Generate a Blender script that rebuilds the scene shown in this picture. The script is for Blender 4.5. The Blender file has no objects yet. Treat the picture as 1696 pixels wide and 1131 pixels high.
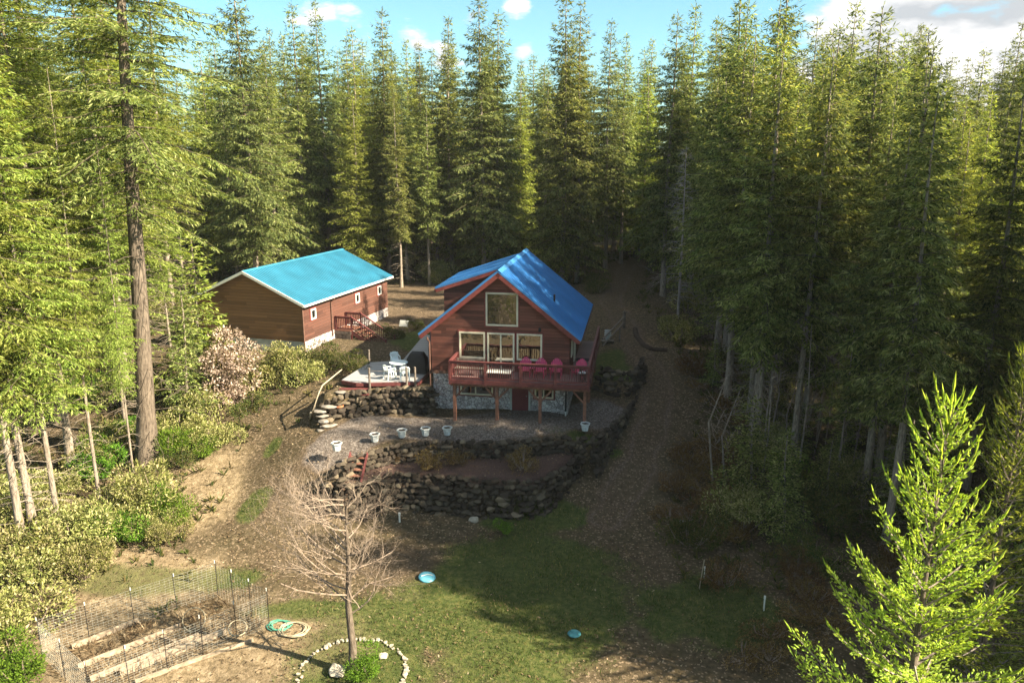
import bpy, math, random
import numpy as np
from mathutils import Vector
R = math.radians
SC = bpy.context.scene
# ---------------------------------------------------------------- camera
F = 1250.0; PITCH = R(13.5); CAMH = 13.8
cam = bpy.data.cameras.new('camera'); camo = bpy.data.objects.new('camera', cam)
SC.collection.objects.link(camo); SC.camera = camo
cam.sensor_width = 36; cam.lens = F / 1696 * 36; cam.clip_start = 0.2; cam.clip_end = 6000
camo.location = (0, 0, CAMH); camo.rotation_euler = (R(90) - PITCH, 0, 0)
# ---------------------------------------------------------------- light
SUN_EL, SUN_AZ = R(35.5), R(-20)          # azimuth measured from +X towards +Y
sdir = Vector((math.cos(SUN_AZ) * math.cos(SUN_EL), math.sin(SUN_AZ) * math.cos(SUN_EL), math.sin(SUN_EL)))
sl = bpy.data.lights.new('sun', 'SUN'); sl.energy = 5.0; sl.angle = R(0.5); sl.color = (1.0, 0.88, 0.66)
so = bpy.data.objects.new('sun', sl); SC.collection.objects.link(so)
so.rotation_euler = (-sdir).to_track_quat('-Z', 'Y').to_euler(); so.location = (60, 20, 60)
W = bpy.data.worlds.new('World'); SC.world = W; W.use_nodes = True
nt = W.node_tree; N = nt.nodes; Lk = nt.links; N.clear()
sky = N.new('ShaderNodeTexSky'); sky.sky_type = 'NISHITA'; sky.sun_disc = False
sky.sun_elevation = SUN_EL; sky.sun_rotation = R(90) - SUN_AZ; sky.altitude = 200; sky.ozone_density = 1.0
tc = N.new('ShaderNodeTexCoord')
tint = N.new('ShaderNodeMixRGB'); tint.blend_type = 'MULTIPLY'; tint.inputs[0].default_value = 1
tint.inputs[2].default_value = (0.41, 0.58, 0.575, 1)
Lk.new(sky.outputs[0], tint.inputs[1])
mp = N.new('ShaderNodeMapping'); mp.inputs['Scale'].default_value = (1, 1, 2.6)
Lk.new(tc.outputs['Generated'], mp.inputs[0])
nz = N.new('ShaderNodeTexNoise'); nz.inputs['Scale'].default_value = 9; nz.inputs['Detail'].default_value = 8; nz.inputs['Roughness'].default_value = .55
Lk.new(mp.outputs[0], nz.inputs['Vector'])
def pxdir(px, py):
    u = (px - 848) / F; v = -(py - 565.5) / F; c, s = math.cos(PITCH), math.sin(PITCH)
    return Vector((u, c + v * s, -s + v * c)).normalized()
acc = None
for (px, py, rad) in [(1490, 50, .17), (1580, 80, .18), (1680, 110, .20), (1560, 140, .16), (1450, 40, .12), (1700, 30, .1), (690, 85, .06), (730, 95, .05), (590, 70, .05), (870, 82, .035), (850, 15, .03), (780, 25, .03), (520, 60, .05)]:
    d = N.new('ShaderNodeVectorMath'); d.operation = 'DISTANCE'; d.inputs[1].default_value = pxdir(px, py)
    Lk.new(tc.outputs['Generated'], d.inputs[0])
    m = N.new('ShaderNodeMapRange'); m.inputs['From Min'].default_value = 0; m.inputs['From Max'].default_value = rad
    m.inputs['To Min'].default_value = .95 if px > 1300 else .36; m.inputs['To Max'].default_value = -.45
    Lk.new(d.outputs['Value'], m.inputs[0])
    if acc is None: acc = m.outputs[0]
    else:
        mx = N.new('ShaderNodeMath'); mx.operation = 'MAXIMUM'; Lk.new(acc, mx.inputs[0]); Lk.new(m.outputs[0], mx.inputs[1]); acc = mx.outputs[0]
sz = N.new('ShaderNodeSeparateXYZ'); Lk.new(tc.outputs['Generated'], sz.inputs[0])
ov = N.new('ShaderNodeMapRange'); ov.inputs['From Min'].default_value = .30; ov.inputs['From Max'].default_value = .62; ov.inputs['To Min'].default_value = -.45; ov.inputs['To Max'].default_value = .16; Lk.new(sz.outputs[2], ov.inputs[0])  # bright clouds added overhead, out of frame, to fill the shaded areas
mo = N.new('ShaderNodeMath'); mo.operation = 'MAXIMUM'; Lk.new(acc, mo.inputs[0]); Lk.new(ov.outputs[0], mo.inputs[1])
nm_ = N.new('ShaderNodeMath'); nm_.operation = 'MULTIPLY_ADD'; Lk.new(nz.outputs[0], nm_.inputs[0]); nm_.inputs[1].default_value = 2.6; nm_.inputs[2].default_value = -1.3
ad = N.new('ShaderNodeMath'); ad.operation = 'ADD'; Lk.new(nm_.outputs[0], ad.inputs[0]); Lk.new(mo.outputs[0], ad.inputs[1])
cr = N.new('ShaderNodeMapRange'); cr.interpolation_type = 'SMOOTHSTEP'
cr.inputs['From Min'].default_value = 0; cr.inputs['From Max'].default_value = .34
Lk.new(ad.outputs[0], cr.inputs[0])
nz2 = N.new('ShaderNodeTexNoise'); nz2.inputs['Scale'].default_value = 9; nz2.inputs['Detail'].default_value = 5
Lk.new(mp.outputs[0], nz2.inputs['Vector'])
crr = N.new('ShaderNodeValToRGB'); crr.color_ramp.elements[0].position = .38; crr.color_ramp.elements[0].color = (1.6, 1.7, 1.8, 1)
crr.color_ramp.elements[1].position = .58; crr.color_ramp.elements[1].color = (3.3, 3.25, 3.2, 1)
Lk.new(nz2.outputs[0], crr.inputs[0])
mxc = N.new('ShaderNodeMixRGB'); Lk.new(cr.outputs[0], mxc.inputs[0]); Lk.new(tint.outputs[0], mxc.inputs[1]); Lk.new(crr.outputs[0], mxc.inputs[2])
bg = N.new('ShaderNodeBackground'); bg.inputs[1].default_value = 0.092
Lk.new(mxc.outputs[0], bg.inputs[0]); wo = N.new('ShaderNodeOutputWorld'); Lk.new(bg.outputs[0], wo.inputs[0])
SC.view_settings.view_transform = 'Standard'; SC.view_settings.look = 'None'; SC.view_settings.exposure = 2.15; SC.view_settings.gamma = 1
SC.cycles.max_bounces = 7; SC.cycles.diffuse_bounces = 5; SC.cycles.glossy_bounces = 2; SC.cycles.transmission_bounces = 3

# ---------------------------------------------------------------- helpers
def Pz(px, py, z):
    d = pxdir(px, py); t = (z - CAMH) / d[2]; return Vector((d[0] * t, d[1] * t, z))
def Py(px, py, y):
    d = pxdir(px, py); t = y / d[1]; return Vector((d[0] * t, y, CAMH + d[2] * t))
def link(o, parent=None):
    SC.collection.objects.link(o)
    if parent is not None: o.parent = parent
    return o
class MB:
    def __init__(s): s.v = []; s.f = []
    def add(s, vs, fs):
        b = len(s.v); s.v += [tuple(v) for v in vs]; s.f += [tuple(i + b for i in f) for f in fs]
    def box(s, x0, y0, z0, x1, y1, z1):
        s.add([(x0,y0,z0),(x1,y0,z0),(x1,y1,z0),(x0,y1,z0),(x0,y0,z1),(x1,y0,z1),(x1,y1,z1),(x0,y1,z1)],
              [(0,3,2,1),(4,5,6,7),(0,1,5,4),(1,2,6,5),(2,3,7,6),(3,0,4,7)])
    def bar(s, a, b, w, h, up=(0, 0, 1)):          # rectangular bar between two points
        a = Vector(a); b = Vector(b); d = (b - a).normalized(); u = Vector(up)
        x = d.cross(u)
        if x.length < 1e-4: x = d.cross(Vector((0, 1, 0)))
        x.normalize(); y = x.cross(d).normalized(); x *= w / 2; y *= h / 2
        vs = [a-x-y, a+x-y, a+x+y, a-x+y, b-x-y, b+x-y, b+x+y, b-x+y]
        s.add(vs, [(0,1,2,3),(7,6,5,4),(4,5,1,0),(5,6,2,1),(6,7,3,2),(7,4,0,3)])
    def tube(s, pts, rad, n=6, cap=True):
        pts = [Vector(p) for p in pts]; m = len(pts)
        if not hasattr(rad, '__len__'): rad = [rad] * m
        b = len(s.v); ref = Vector((.13, .27, .95))
        for i, p in enumerate(pts):
            d = (pts[min(i + 1, m - 1)] - pts[max(i - 1, 0)]).normalized()
            x = d.cross(ref)
            if x.length < .05: x = d.cross(Vector((1, 0, 0)))
            x.normalize(); y = d.cross(x)
            for k in range(n):
                a = 2 * math.pi * k / n
                s.v.append(tuple(p + (x * math.cos(a) + y * math.sin(a)) * rad[i]))
        for i in range(m - 1):
            for k in range(n):
                s.f.append((b+i*n+k, b+i*n+(k+1)%n, b+(i+1)*n+(k+1)%n, b+(i+1)*n+k))
        if cap:
            s.f.append(tuple(b + k for k in range(n))[::-1]); s.f.append(tuple(b + (m-1)*n + k for k in range(n)))
    def lathe(s, prof, n=16, c=(0, 0, 0)):
        b = len(s.v)
        for r, z in prof:
            for k in range(n):
                a = 2*math.pi*k/n; s.v.append((c[0]+r*math.cos(a), c[1]+r*math.sin(a), c[2]+z))
        for i in range(len(prof)-1):
            for k in range(n): s.f.append((b+i*n+k, b+i*n+(k+1)%n, b+(i+1)*n+(k+1)%n, b+(i+1)*n+k))
        s.f.append(tuple(b+k for k in range(n))[::-1]); s.f.append(tuple(b+(len(prof)-1)*n+k for k in range(n)))
    def prism(s, prof, y0, y1):                    # profile in xz, extruded in y (counter-clockwise seen from -y)
        n = len(prof)
        s.add([(x, y0, z) for x, z in prof] + [(x, y1, z) for x, z in prof],
              [tuple(range(n)), tuple(range(2*n-1, n-1, -1))] + [((i+1) % n, i, n+i, n+(i+1) % n) for i in range(n)])
    def rock(s, c, rx, ry, rz, rng, rot=0., n=2):
        vs, fs = ICO[n]; ph = rng.uniform(0, 100); cs, sn = math.cos(rot), math.sin(rot)
        pl = [(Vector((rng.gauss(0,1), rng.gauss(0,1), rng.gauss(0,1))).normalized(), rng.uniform(.5, .85)) for _ in range(11)]
        out = []
        for v in vs:
            p = Vector(v)
            for nn, dd in pl:
                q = p.dot(nn)
                if q > dd: p = p - nn * (q - dd)
            p = p * (1 + .05 * math.sin(p.x*7+ph) * math.sin(p.y*6+ph*2))
            x, y, z = p.x*rx, p.y*ry, p.z*rz
            out.append((c[0]+x*cs-y*sn, c[1]+x*sn+y*cs, c[2]+z))
        s.add(out, fs)
    def build(s, name, mat, parent=None, smooth=False, bevel=0):
        me = bpy.data.meshes.new(name); me.from_pydata(s.v, [], s.f); me.update()
        me.materials.append(mat)
        if smooth: me.polygons.foreach_set('use_smooth', [True]*len(me.polygons))
        o = bpy.data.objects.new(name, me); link(o, parent)
        if bevel:
            m = o.modifiers.new('bevel', 'BEVEL'); m.width = bevel; m.segments = 2; m.limit_method = 'ANGLE'
        return o
def ico(n):
    t = (1+5**.5)/2
    vs = [Vector(v).normalized() for v in [(-1,t,0),(1,t,0),(-1,-t,0),(1,-t,0),(0,-1,t),(0,1,t),(0,-1,-t),(0,1,-t),(t,0,-1),(t,0,1),(-t,0,-1),(-t,0,1)]]
    fs = [(0,11,5),(0,5,1),(0,1,7),(0,7,10),(0,10,11),(1,5,9),(5,11,4),(11,10,2),(10,7,6),(7,1,8),(3,9,4),(3,4,2),(3,2,6),(3,6,8),(3,8,9),(4,9,5),(2,4,11),(6,2,10),(8,6,7),(9,8,1)]
    for _ in range(n):
        nf = []; mid = {}
        def m(a, b):
            k = (min(a,b), max(a,b))
            if k not in mid: vs.append(((vs[a]+vs[b])/2).normalized()); mid[k] = len(vs)-1
            return mid[k]
        for a, b, c in fs:
            x, y, z = m(a,b), m(b,c), m(c,a); nf += [(a,x,z),(b,y,x),(c,z,y),(x,y,z)]
        fs = nf
    return [tuple(v) for v in vs], fs
ICO = {1: ico(1), 2: ico(2)}
def npmesh(name, V, k, mat, parent=None):          # V: (n,k,3) array of separate k-gons
    n = V.shape[0]; me = bpy.data.meshes.new(name)
    me.vertices.add(n*k); me.vertices.foreach_set('co', V.astype(np.float32).ravel())
    me.loops.add(n*k); me.loops.foreach_set('vertex_index', np.arange(n*k, dtype=np.int32))
    me.polygons.add(n); me.polygons.foreach_set('loop_start', np.arange(0, n*k, k, dtype=np.int32))
    me.update(calc_edges=True); me.materials.append(mat)
    o = bpy.data.objects.new(name, me); link(o, parent); return o
def empty(name, loc, label=None, cat=None, group=None, rz=0, kind=None, sc=1):
    o = bpy.data.objects.new(name, None); o.empty_display_size = .2; link(o)
    o.location = loc; o.rotation_euler = (0, 0, rz); o.scale = (sc, sc, sc)
    return tag(o, label, cat, group, kind)
def tag(o, label=None, cat=None, group=None, kind=None):
    if label: o['label'] = label
    if cat: o['category'] = cat
    if group: o['group'] = group
    if kind: o['kind'] = kind
    return o
KIDS = {}
def copy_tree(o, parent=None, kids=None):
    c = o.copy(); SC.collection.objects.link(c)
    if parent is not None: c.parent = parent
    for ch in (kids if kids is not None else list(o.children)): copy_tree(ch, c)
    return c
def place(proto, loc, rz=0, sc=1, label=None, group=None, tilt=(0, 0)):
    """first use moves the prototype itself, later uses copy it"""
    if not proto.get('_used'):
        proto['_used'] = 1; KIDS[proto.name] = [(ch, list(ch.children)) for ch in proto.children]; o = proto
    else:
        o = proto.copy(); SC.collection.objects.link(o)
        for ch, g in KIDS[proto.name]:
            c = ch.copy(); SC.collection.objects.link(c); c.parent = o
            for gg in g:
                d = gg.copy(); SC.collection.objects.link(d); d.parent = c
    o.location = loc; o.rotation_euler = (tilt[0], tilt[1], rz)
    o.scale = sc if hasattr(sc, '__len__') else (sc, sc, sc)
    if label: o['label'] = label
    if group: o['group'] = group
    elif 'group' in o: del o['group']
    return o

# ---------------------------------------------------------------- materials
def mat(name, rough=.7, spec=.3, metal=0.):
    m = bpy.data.materials.new(name); m.use_nodes = True; t = m.node_tree
    b = t.nodes['Principled BSDF']; b.inputs['Roughness'].default_value = rough
    b.inputs['Specular IOR Level'].default_value = spec; b.inputs['Metallic'].default_value = metal
    return m, t, b
def tex(t, kind, scale, vec=None, **kw):
    n = t.nodes.new('ShaderNodeTex' + kind)
    if 'Scale' in n.inputs: n.inputs['Scale'].default_value = scale
    for k, v in kw.items():
        if k in n.inputs: n.inputs[k].default_value = v
        else: setattr(n, k, v)
    if vec is not None: t.links.new(vec, n.inputs['Vector'])
    return n
def ramp(t, fac, cols):
    r = t.nodes.new('ShaderNodeValToRGB'); e = r.color_ramp.elements
    while len(e) < len(cols): e.new(.5)
    for i, (p, c) in enumerate(cols): e[i].position = p; e[i].color = (*c, 1)
    t.links.new(fac, r.inputs[0]); return r
def mixc(t, fac, a, b, mode='MIX'):
    m = t.nodes.new('ShaderNodeMixRGB'); m.blend_type = mode
    for i, x in enumerate((fac, a, b)):
        if isinstance(x, (int, float)): m.inputs[i].default_value = x
        elif isinstance(x, tuple): m.inputs[i].default_value = (*x, 1)
        else: t.links.new(x, m.inputs[i])
    return m.outputs[0]
def mth(t, op, a, b=None):
    m = t.nodes.new('ShaderNodeMath'); m.operation = op
    for i, x in enumerate((a, b)):
        if x is None: continue
        if isinstance(x, (int, float)): m.inputs[i].default_value = x
        else: t.links.new(x, m.inputs[i])
    return m.outputs[0]
def bump(t, b, h, s=.3, d=.02):
    n = t.nodes.new('ShaderNodeBump'); n.inputs['Strength'].default_value = s; n.inputs['Distance'].default_value = d
    t.links.new(h, n.inputs['Height']); t.links.new(n.outputs[0], b.inputs['Normal'])
def objco(t):
    return t.nodes.new('ShaderNodeTexCoord').outputs['Object']
def plain(name, c, rough=.6, spec=.3, metal=0., var=.25, scale=6.):
    m, t, b = mat(name, rough, spec, metal); co = objco(t)
    n = tex(t, 'Noise', scale, co, Detail=6)
    c2 = tuple(x*(1-var) for x in c); c3 = tuple(min(1, x*(1+var)) for x in c)
    r = ramp(t, n.outputs[0], [(.3, c2), (.7, c3)]); t.links.new(r.outputs[0], b.inputs['Base Color'])
    n2 = tex(t, 'Noise', scale*8, co, Detail=3); bump(t, b, n2.outputs[0], .15, .01)
    return m
def leaf(name, cols, trans=.35, big=.25):
    m = bpy.data.materials.new(name); m.use_nodes = True; t = m.node_tree; t.nodes.clear()
    g = t.nodes.new('ShaderNodeNewGeometry'); oi = t.nodes.new('ShaderNodeObjectInfo')
    r = ramp(t, g.outputs['Random Per Island'], cols)
    hs = t.nodes.new('ShaderNodeHueSaturation')
    a = mth(t, 'MULTIPLY_ADD', oi.outputs['Random'], .03); t.nodes[-1].inputs[2].default_value = .492
    t.links.new(a, hs.inputs['Hue'])
    n = tex(t, 'Noise', .9, t.nodes.new('ShaderNodeTexCoord').outputs['Object'], Detail=3)
    v = mth(t, 'MULTIPLY_ADD', n.outputs[0], big*4); t.nodes[-1].inputs[2].default_value = 1-big*2
    v2 = mth(t, 'MULTIPLY_ADD', oi.outputs['Random'], .4); t.nodes[-1].inputs[2].default_value = .8
    t.links.new(mth(t, 'MULTIPLY', v, v2), hs.inputs['Value']); t.links.new(r.outputs[0], hs.inputs['Color'])
    d = t.nodes.new('ShaderNodeBsdfDiffuse'); tr = t.nodes.new('ShaderNodeBsdfTranslucent')
    warm = mixc(t, 1., hs.outputs[0], (1.35, 1.25, .55), 'MULTIPLY')
    t.links.new(hs.outputs[0], d.inputs[0]); t.links.new(warm, tr.inputs[0])
    mx = t.nodes.new('ShaderNodeMixShader'); mx.inputs[0].default_value = trans
    t.links.new(d.outputs[0], mx.inputs[1]); t.links.new(tr.outputs[0], mx.inputs[2])
    o = t.nodes.new('ShaderNodeOutputMaterial'); t.links.new(mx.outputs[0], o.inputs[0]); return m
M = {}
M['fir'] = leaf('fir_needles', [(0, (.03,.04,.014)), (.35, (.12,.15,.042)), (.75, (.26,.29,.085)), (1, (.42,.41,.18))], .46)
M['fir_y'] = leaf('fir_needles_fresh', [(0, (.06,.075,.018)), (.45, (.20,.25,.045)), (1, (.45,.47,.14))], .5)
M['fir_d'] = leaf('fir_needles_dark', [(0, (.035,.048,.02)), (.5, (.125,.155,.05)), (1, (.30,.31,.12))], .42)
M['shoot'] = leaf('fir_shoots', [(0, (.16,.17,.035)), (.5, (.38,.46,.08)), (1, (.62,.66,.20))], .55)
M['bush'] = leaf('bush_leaves', [(0, (.05,.06,.018)), (.4, (.19,.20,.055)), (.75, (.32,.30,.12)), (1, (.50,.42,.24))], .3)
M['bush_g'] = leaf('bush_leaves_green', [(0, (.04,.075,.012)), (.5, (.10,.18,.02)), (1, (.20,.30,.04))], .4)
M['bush_p'] = leaf('pale_leaves', [(0, (.10,.08,.05)), (.35, (.28,.21,.16)), (.7, (.50,.38,.31)), (1, (.72,.58,.50))], .25)
M['dry'] = leaf('dry_leaves', [(0, (.05,.03,.018)), (.5, (.13,.075,.035)), (1, (.26,.17,.08))], .25)
M['fern'] = leaf('fern_leaves', [(0, (.03,.045,.015)), (.5, (.07,.09,.025)), (1, (.16,.13,.05))], .3)
M['grass'] = leaf('grass_blades', [(0, (.03,.05,.013)), (.5, (.06,.09,.022)), (.8, (.12,.125,.042)), (1, (.25,.19,.10))], .35, .35)
M['litter'] = leaf('fallen_leaves', [(0, (.05,.03,.02)), (.5, (.13,.085,.05)), (.9, (.25,.18,.11)), (1, (.38,.30,.21))], .1)
def bark(name, c1, c2):
    m, t, b = mat(name, .9, .1); co = objco(t)
    mpn = t.nodes.new('ShaderNodeMapping'); mpn.inputs['Scale'].default_value = (9, 9, 1.6); t.links.new(co, mpn.inputs[0])
    n = tex(t, 'Noise', 1.5, mpn.outputs[0], Detail=7, Roughness=.7)
    r = ramp(t, n.outputs[0], [(.35, c1), (.62, c2)]); t.links.new(r.outputs[0], b.inputs['Base Color'])
    bump(t, b, n.outputs[0], .8, .06); return m
M['bark'] = bark('fir_bark', (.055,.042,.032), (.19,.15,.115))
M['bark_g'] = bark('grey_bark', (.11,.085,.065), (.36,.30,.24))
M['limb'] = bark('fir_limbs', (.05,.04,.028), (.14,.11,.08))
M['twig'] = bark('bare_twigs', (.14,.10,.08), (.33,.26,.20))
M['snag'] = bark('lichen_twigs', (.20,.17,.15), (.42,.37,.33))
def wood(name, c, board=.15, axis=2, rough=.6, var=.5):
    m, t, b = mat(name, rough, .25); co = objco(t)
    sp = t.nodes.new('ShaderNodeSeparateXYZ'); t.links.new(co, sp.inputs[0])
    q = mth(t, 'DIVIDE', sp.outputs[axis], board); fl = mth(t, 'FLOOR', q); fr = mth(t, 'FRACT', q)
    other = mth(t, 'ADD', sp.outputs[0], sp.outputs[1]) if axis == 2 else sp.outputs[1 - axis]
    wn0 = tex(t, 'WhiteNoise', 1, None, noise_dimensions='1D'); t.links.new(fl, wn0.inputs['W'])
    seg = mth(t, 'FLOOR', mth(t, 'DIVIDE', mth(t, 'ADD', other, mth(t, 'MULTIPLY', wn0.outputs[0], 7.)), 2.6))
    cmb = t.nodes.new('ShaderNodeCombineXYZ'); t.links.new(fl, cmb.inputs[0]); t.links.new(seg, cmb.inputs[1])
    wn = tex(t, 'WhiteNoise', 1, cmb.outputs[0])
    mpn = t.nodes.new('ShaderNodeMapping'); mpn.inputs['Scale'].default_value = (1.5,1.5,18) if axis == 2 else ((18,1.5,1.5) if axis == 0 else (1.5,18,1.5)); t.links.new(co, mpn.inputs[0])
    g = tex(t, 'Noise', 1.5, mpn.outputs[0], Detail=6, Roughness=.65)
    st = tex(t, 'Noise', .5, co, Detail=4)
    f = mth(t, 'ADD', mth(t, 'MULTIPLY', wn.outputs[0], .5), mth(t, 'MULTIPLY', g.outputs[0], .55))
    r = ramp(t, f, [(.15, tuple(x*(1-var) for x in c)), (.5, c), (.9, tuple(min(1, x*(1+var)) for x in c))])
    wx = mixc(t, mth(t, 'MULTIPLY', st.outputs[0], .35), r.outputs[0], tuple(min(1, x*.9+.04) for x in c))
    gap = mth(t, 'LESS_THAN', fr, .09)
    col = mixc(t, mth(t, 'MULTIPLY', gap, .75), wx, tuple(x*.15 for x in c))
    t.links.new(col, b.inputs['Base Color'])
    bump(t, b, mth(t, 'ADD', fr, mth(t, 'MULTIPLY', g.outputs[0], .2)), .6, .025); return m
M['cedar'] = wood('cedar_siding', (.15,.050,.034), .17, var=.75)
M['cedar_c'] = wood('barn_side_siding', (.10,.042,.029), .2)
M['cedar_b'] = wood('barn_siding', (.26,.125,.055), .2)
M['deck'] = wood('deck_boards', (.20,.13,.125), .14, 1, .5, .3)
M['deck_g'] = wood('grey_deck_boards', (.30,.29,.29), .14, 1, .35, .25)
M['redtrim'] = plain('red_painted_wood', (.17,.042,.035), .55)
M['rail'] = plain('rail_wood', (.12,.036,.034), .55, var=.35)
M['post'] = plain('post_wood', (.19,.085,.055), .75, var=.35)
M['oldwood'] = plain('weathered_wood', (.32,.25,.18), .85, var=.4)
M['grewood'] = plain('grey_wood', (.14,.115,.095), .9, var=.4)
M['white'] = plain('white_paint', (.68,.67,.62), .5, var=.08)
M['cream'] = plain('cream_frame', (.62,.56,.42), .5, var=.1)
M['plastic'] = plain('white_plastic', (.70,.78,.80), .35, .5, var=.05)
M['pot'] = plain('white_pot', (.50,.52,.52), .5, .3, var=.3, scale=7)
M['terra'] = plain('terracotta', (.52,.17,.08), .8)
M['pink'] = plain('raspberry_plastic', (.52,.05,.13), .45, .4, var=.12)
M['black'] = plain('black_cover', (.018,.016,.017), .6, .3)
M['soil'] = plain('dark_soil', (.045,.03,.02), .95)
M['door'] = plain('red_door', (.13,.025,.03), .5, var=.15)
M['concrete'] = plain('concrete', (.40,.40,.37), .9, var=.2, scale=2.5)
M['metal'] = plain('dull_metal', (.35,.34,.32), .4, .5, .7)
M['brown'] = plain('brown_gutter', (.14,.075,.055), .5)
M['cyan'] = plain('turquoise_plastic', (.10,.33,.42), .35, .5, var=.15)
M['cyan_d'] = plain('dull_turquoise', (.05,.19,.21), .5, var=.2)
M['hose_g'] = plain('green_hose', (.07,.24,.17), .5)
M['hose_b'] = plain('tan_hose', (.36,.30,.20), .5)
M['wire'] = plain('wire', (.42,.42,.38), .5, .4, .3)
M['pole'] = plain('peeled_pole', (.34,.28,.20), .8, var=.3)
M['stepstone'] = plain('flat_stone', (.20,.175,.15), .9, var=.35, scale=4)
M['boulder'] = plain('pale_boulder', (.33,.29,.23), .9, var=.3, scale=3)
def glassmat():
    m = bpy.data.materials.new('window_glass'); m.use_nodes = True; t = m.node_tree; b = t.nodes['Principled BSDF']
    b.inputs['Base Color'].default_value = (.012,.011,.01,1); b.inputs['Roughness'].default_value = .08
    g = t.nodes.new('ShaderNodeBsdfGlossy'); g.inputs['Roughness'].default_value = .02; g.inputs['Color'].default_value = (.95,.93,.88,1)
    n = tex(t, 'Noise', 1.3, objco(t), Detail=2); bp = t.nodes.new('ShaderNodeBump'); bp.inputs['Strength'].default_value = .12; bp.inputs['Distance'].default_value = .1
    t.links.new(n.outputs[0], bp.inputs['Height']); t.links.new(bp.outputs[0], g.inputs['Normal'])
    mx = t.nodes.new('ShaderNodeMixShader'); mx.inputs[0].default_value = .32
    t.links.new(b.outputs[0], mx.inputs[1]); t.links.new(g.outputs[0], mx.inputs[2]); t.links.new(mx.outputs[0], t.nodes['Material Output'].inputs[0]); return m
M['glass'] = glassmat()
def roofmat(name, c, metal=.35, rough=.38):
    m, t, b = mat(name, rough, .5, metal); co = objco(t)
    n = tex(t, 'Noise', .7, co, Detail=6); r = ramp(t, n.outputs[0], [(.3, tuple(x*.82 for x in c)), (.7, tuple(min(1, x*1.15) for x in c))])
    t.links.new(r.outputs[0], b.inputs['Base Color'])
    n2 = tex(t, 'Noise', 3.5, co, Detail=4); rr = t.nodes.new('ShaderNodeMapRange'); rr.inputs['To Min'].default_value = rough-.08; rr.inputs['To Max'].default_value = rough+.12
    t.links.new(n2.outputs[0], rr.inputs[0]); t.links.new(rr.outputs[0], b.inputs['Roughness']); return m
M['roof'] = roofmat('blue_metal_roof', (.045,.19,.43), .12, .36)
M['roof_c'] = roofmat('cyan_metal_roof', (.035,.19,.29), .15, .38)
def stonemat(name, cols, scale, gapc, gapw=.05):
    m, t, b = mat(name, .9, .15); co = objco(t)
    n0 = tex(t, 'Noise', 2.5, co, Detail=3)
    av = t.nodes.new('ShaderNodeVectorMath'); av.operation = 'MULTIPLY_ADD'; t.links.new(n0.outputs['Color'], av.inputs[0]); av.inputs[1].default_value = (.25,.25,.25); t.links.new(co, av.inputs[2])
    v = tex(t, 'Voronoi', scale, av.outputs[0]); e = tex(t, 'Voronoi', scale, av.outputs[0], feature='DISTANCE_TO_EDGE')
    s = t.nodes.new('ShaderNodeSeparateColor'); t.links.new(v.outputs['Color'], s.inputs[0])
    r = ramp(t, s.outputs[0], cols); n = tex(t, 'Noise', 14, co, Detail=6)
    c = mixc(t, .35, r.outputs[0], mixc(t, n.outputs[0], tuple(x*.4 for x in cols[0][1]), tuple(min(1, x*1.3) for x in cols[-1][1])))
    gp = mth(t, 'LESS_THAN', e.outputs['Distance'], gapw)
    t.links.new(mixc(t, gp, c, gapc), b.inputs['Base Color'])
    mr = t.nodes.new('ShaderNodeMapRange'); mr.inputs['From Max'].default_value = .2; t.links.new(e.outputs['Distance'], mr.inputs[0])
    bump(t, b, mr.outputs[0], .7, .06); return m
M['stone'] = stonemat('cobble_facing', [(0, (.16,.11,.11)), (.3, (.42,.34,.33)), (.7, (.60,.53,.52)), (1, (.80,.74,.72))], 5.2, (.13,.105,.10), .04)
def rockmat():
    m, t, b = mat('dark_rock', .9, .15); co = objco(t); g = t.nodes.new('ShaderNodeNewGeometry')
    n = tex(t, 'Noise', 5, co, Detail=8, Roughness=.65)
    r = ramp(t, g.outputs['Random Per Island'], [(0, (.02,.014,.011)), (.5, (.055,.042,.032)), (.85, (.105,.085,.06)), (1, (.28,.22,.15))])
    c = mixc(t, .45, r.outputs[0], ramp(t, n.outputs[0], [(.3, (.016,.012,.01)), (.55, (.05,.04,.03)), (.78, (.15,.13,.09))]).outputs[0])
    t.links.new(c, b.inputs['Base Color']); bump(t, b, n.outputs[0], .8, .06); return m
M['rock'] = rockmat()

# ---------------------------------------------------------------- terrain
SH = [(850,900,-2.75),(850,1000,-3.0),(850,1131,-3.3),(600,1000,-3.0),(600,1120,-3.2),(1100,1000,-3.1),(1100,1131,-3.4),(450,1040,-3.1),(250,1100,-3.4),(60,1090,-3.5),(1300,1000,-3.2),(1600,1100,-4),
 (400,850,-2.4),(420,780,-1.6),(300,860,-2.4),(245,770,-1.5),(100,890,-2.6),(45,910,-2.8),(450,700,-.4),(400,690,-.3),(480,640,.6),(350,640,.3),(200,700,-.6),
 (430,600,1.2),(504,586,1.5),(300,600,1.0),(480,790,-1.2),(500,740,-.35),(540,720,0),
 (640,530,1.5),(700,520,1.7),(680,480,1.9),(740,470,2.0),(800,430,2.2),(600,430,2.2),(450,430,2.2),(1000,470,2.0),(1020,450,2.2),(1000,530,1.8),(1030,560,1.3),
 (1090,600,.7),(1100,700,-.8),(1080,750,-1.5),(1040,800,-2.1),(1000,860,-2.6),(1150,700,-.7),(1240,640,.2),(1300,700,-.5),(1200,800,-2),(1470,790,-1.5),(1400,900,-2.8),(1150,560,1.3),(1300,560,1.4),(1600,700,-.3),
 (650,595,1.4),(620,560,1.5),(560,620,1.2)]
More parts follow.
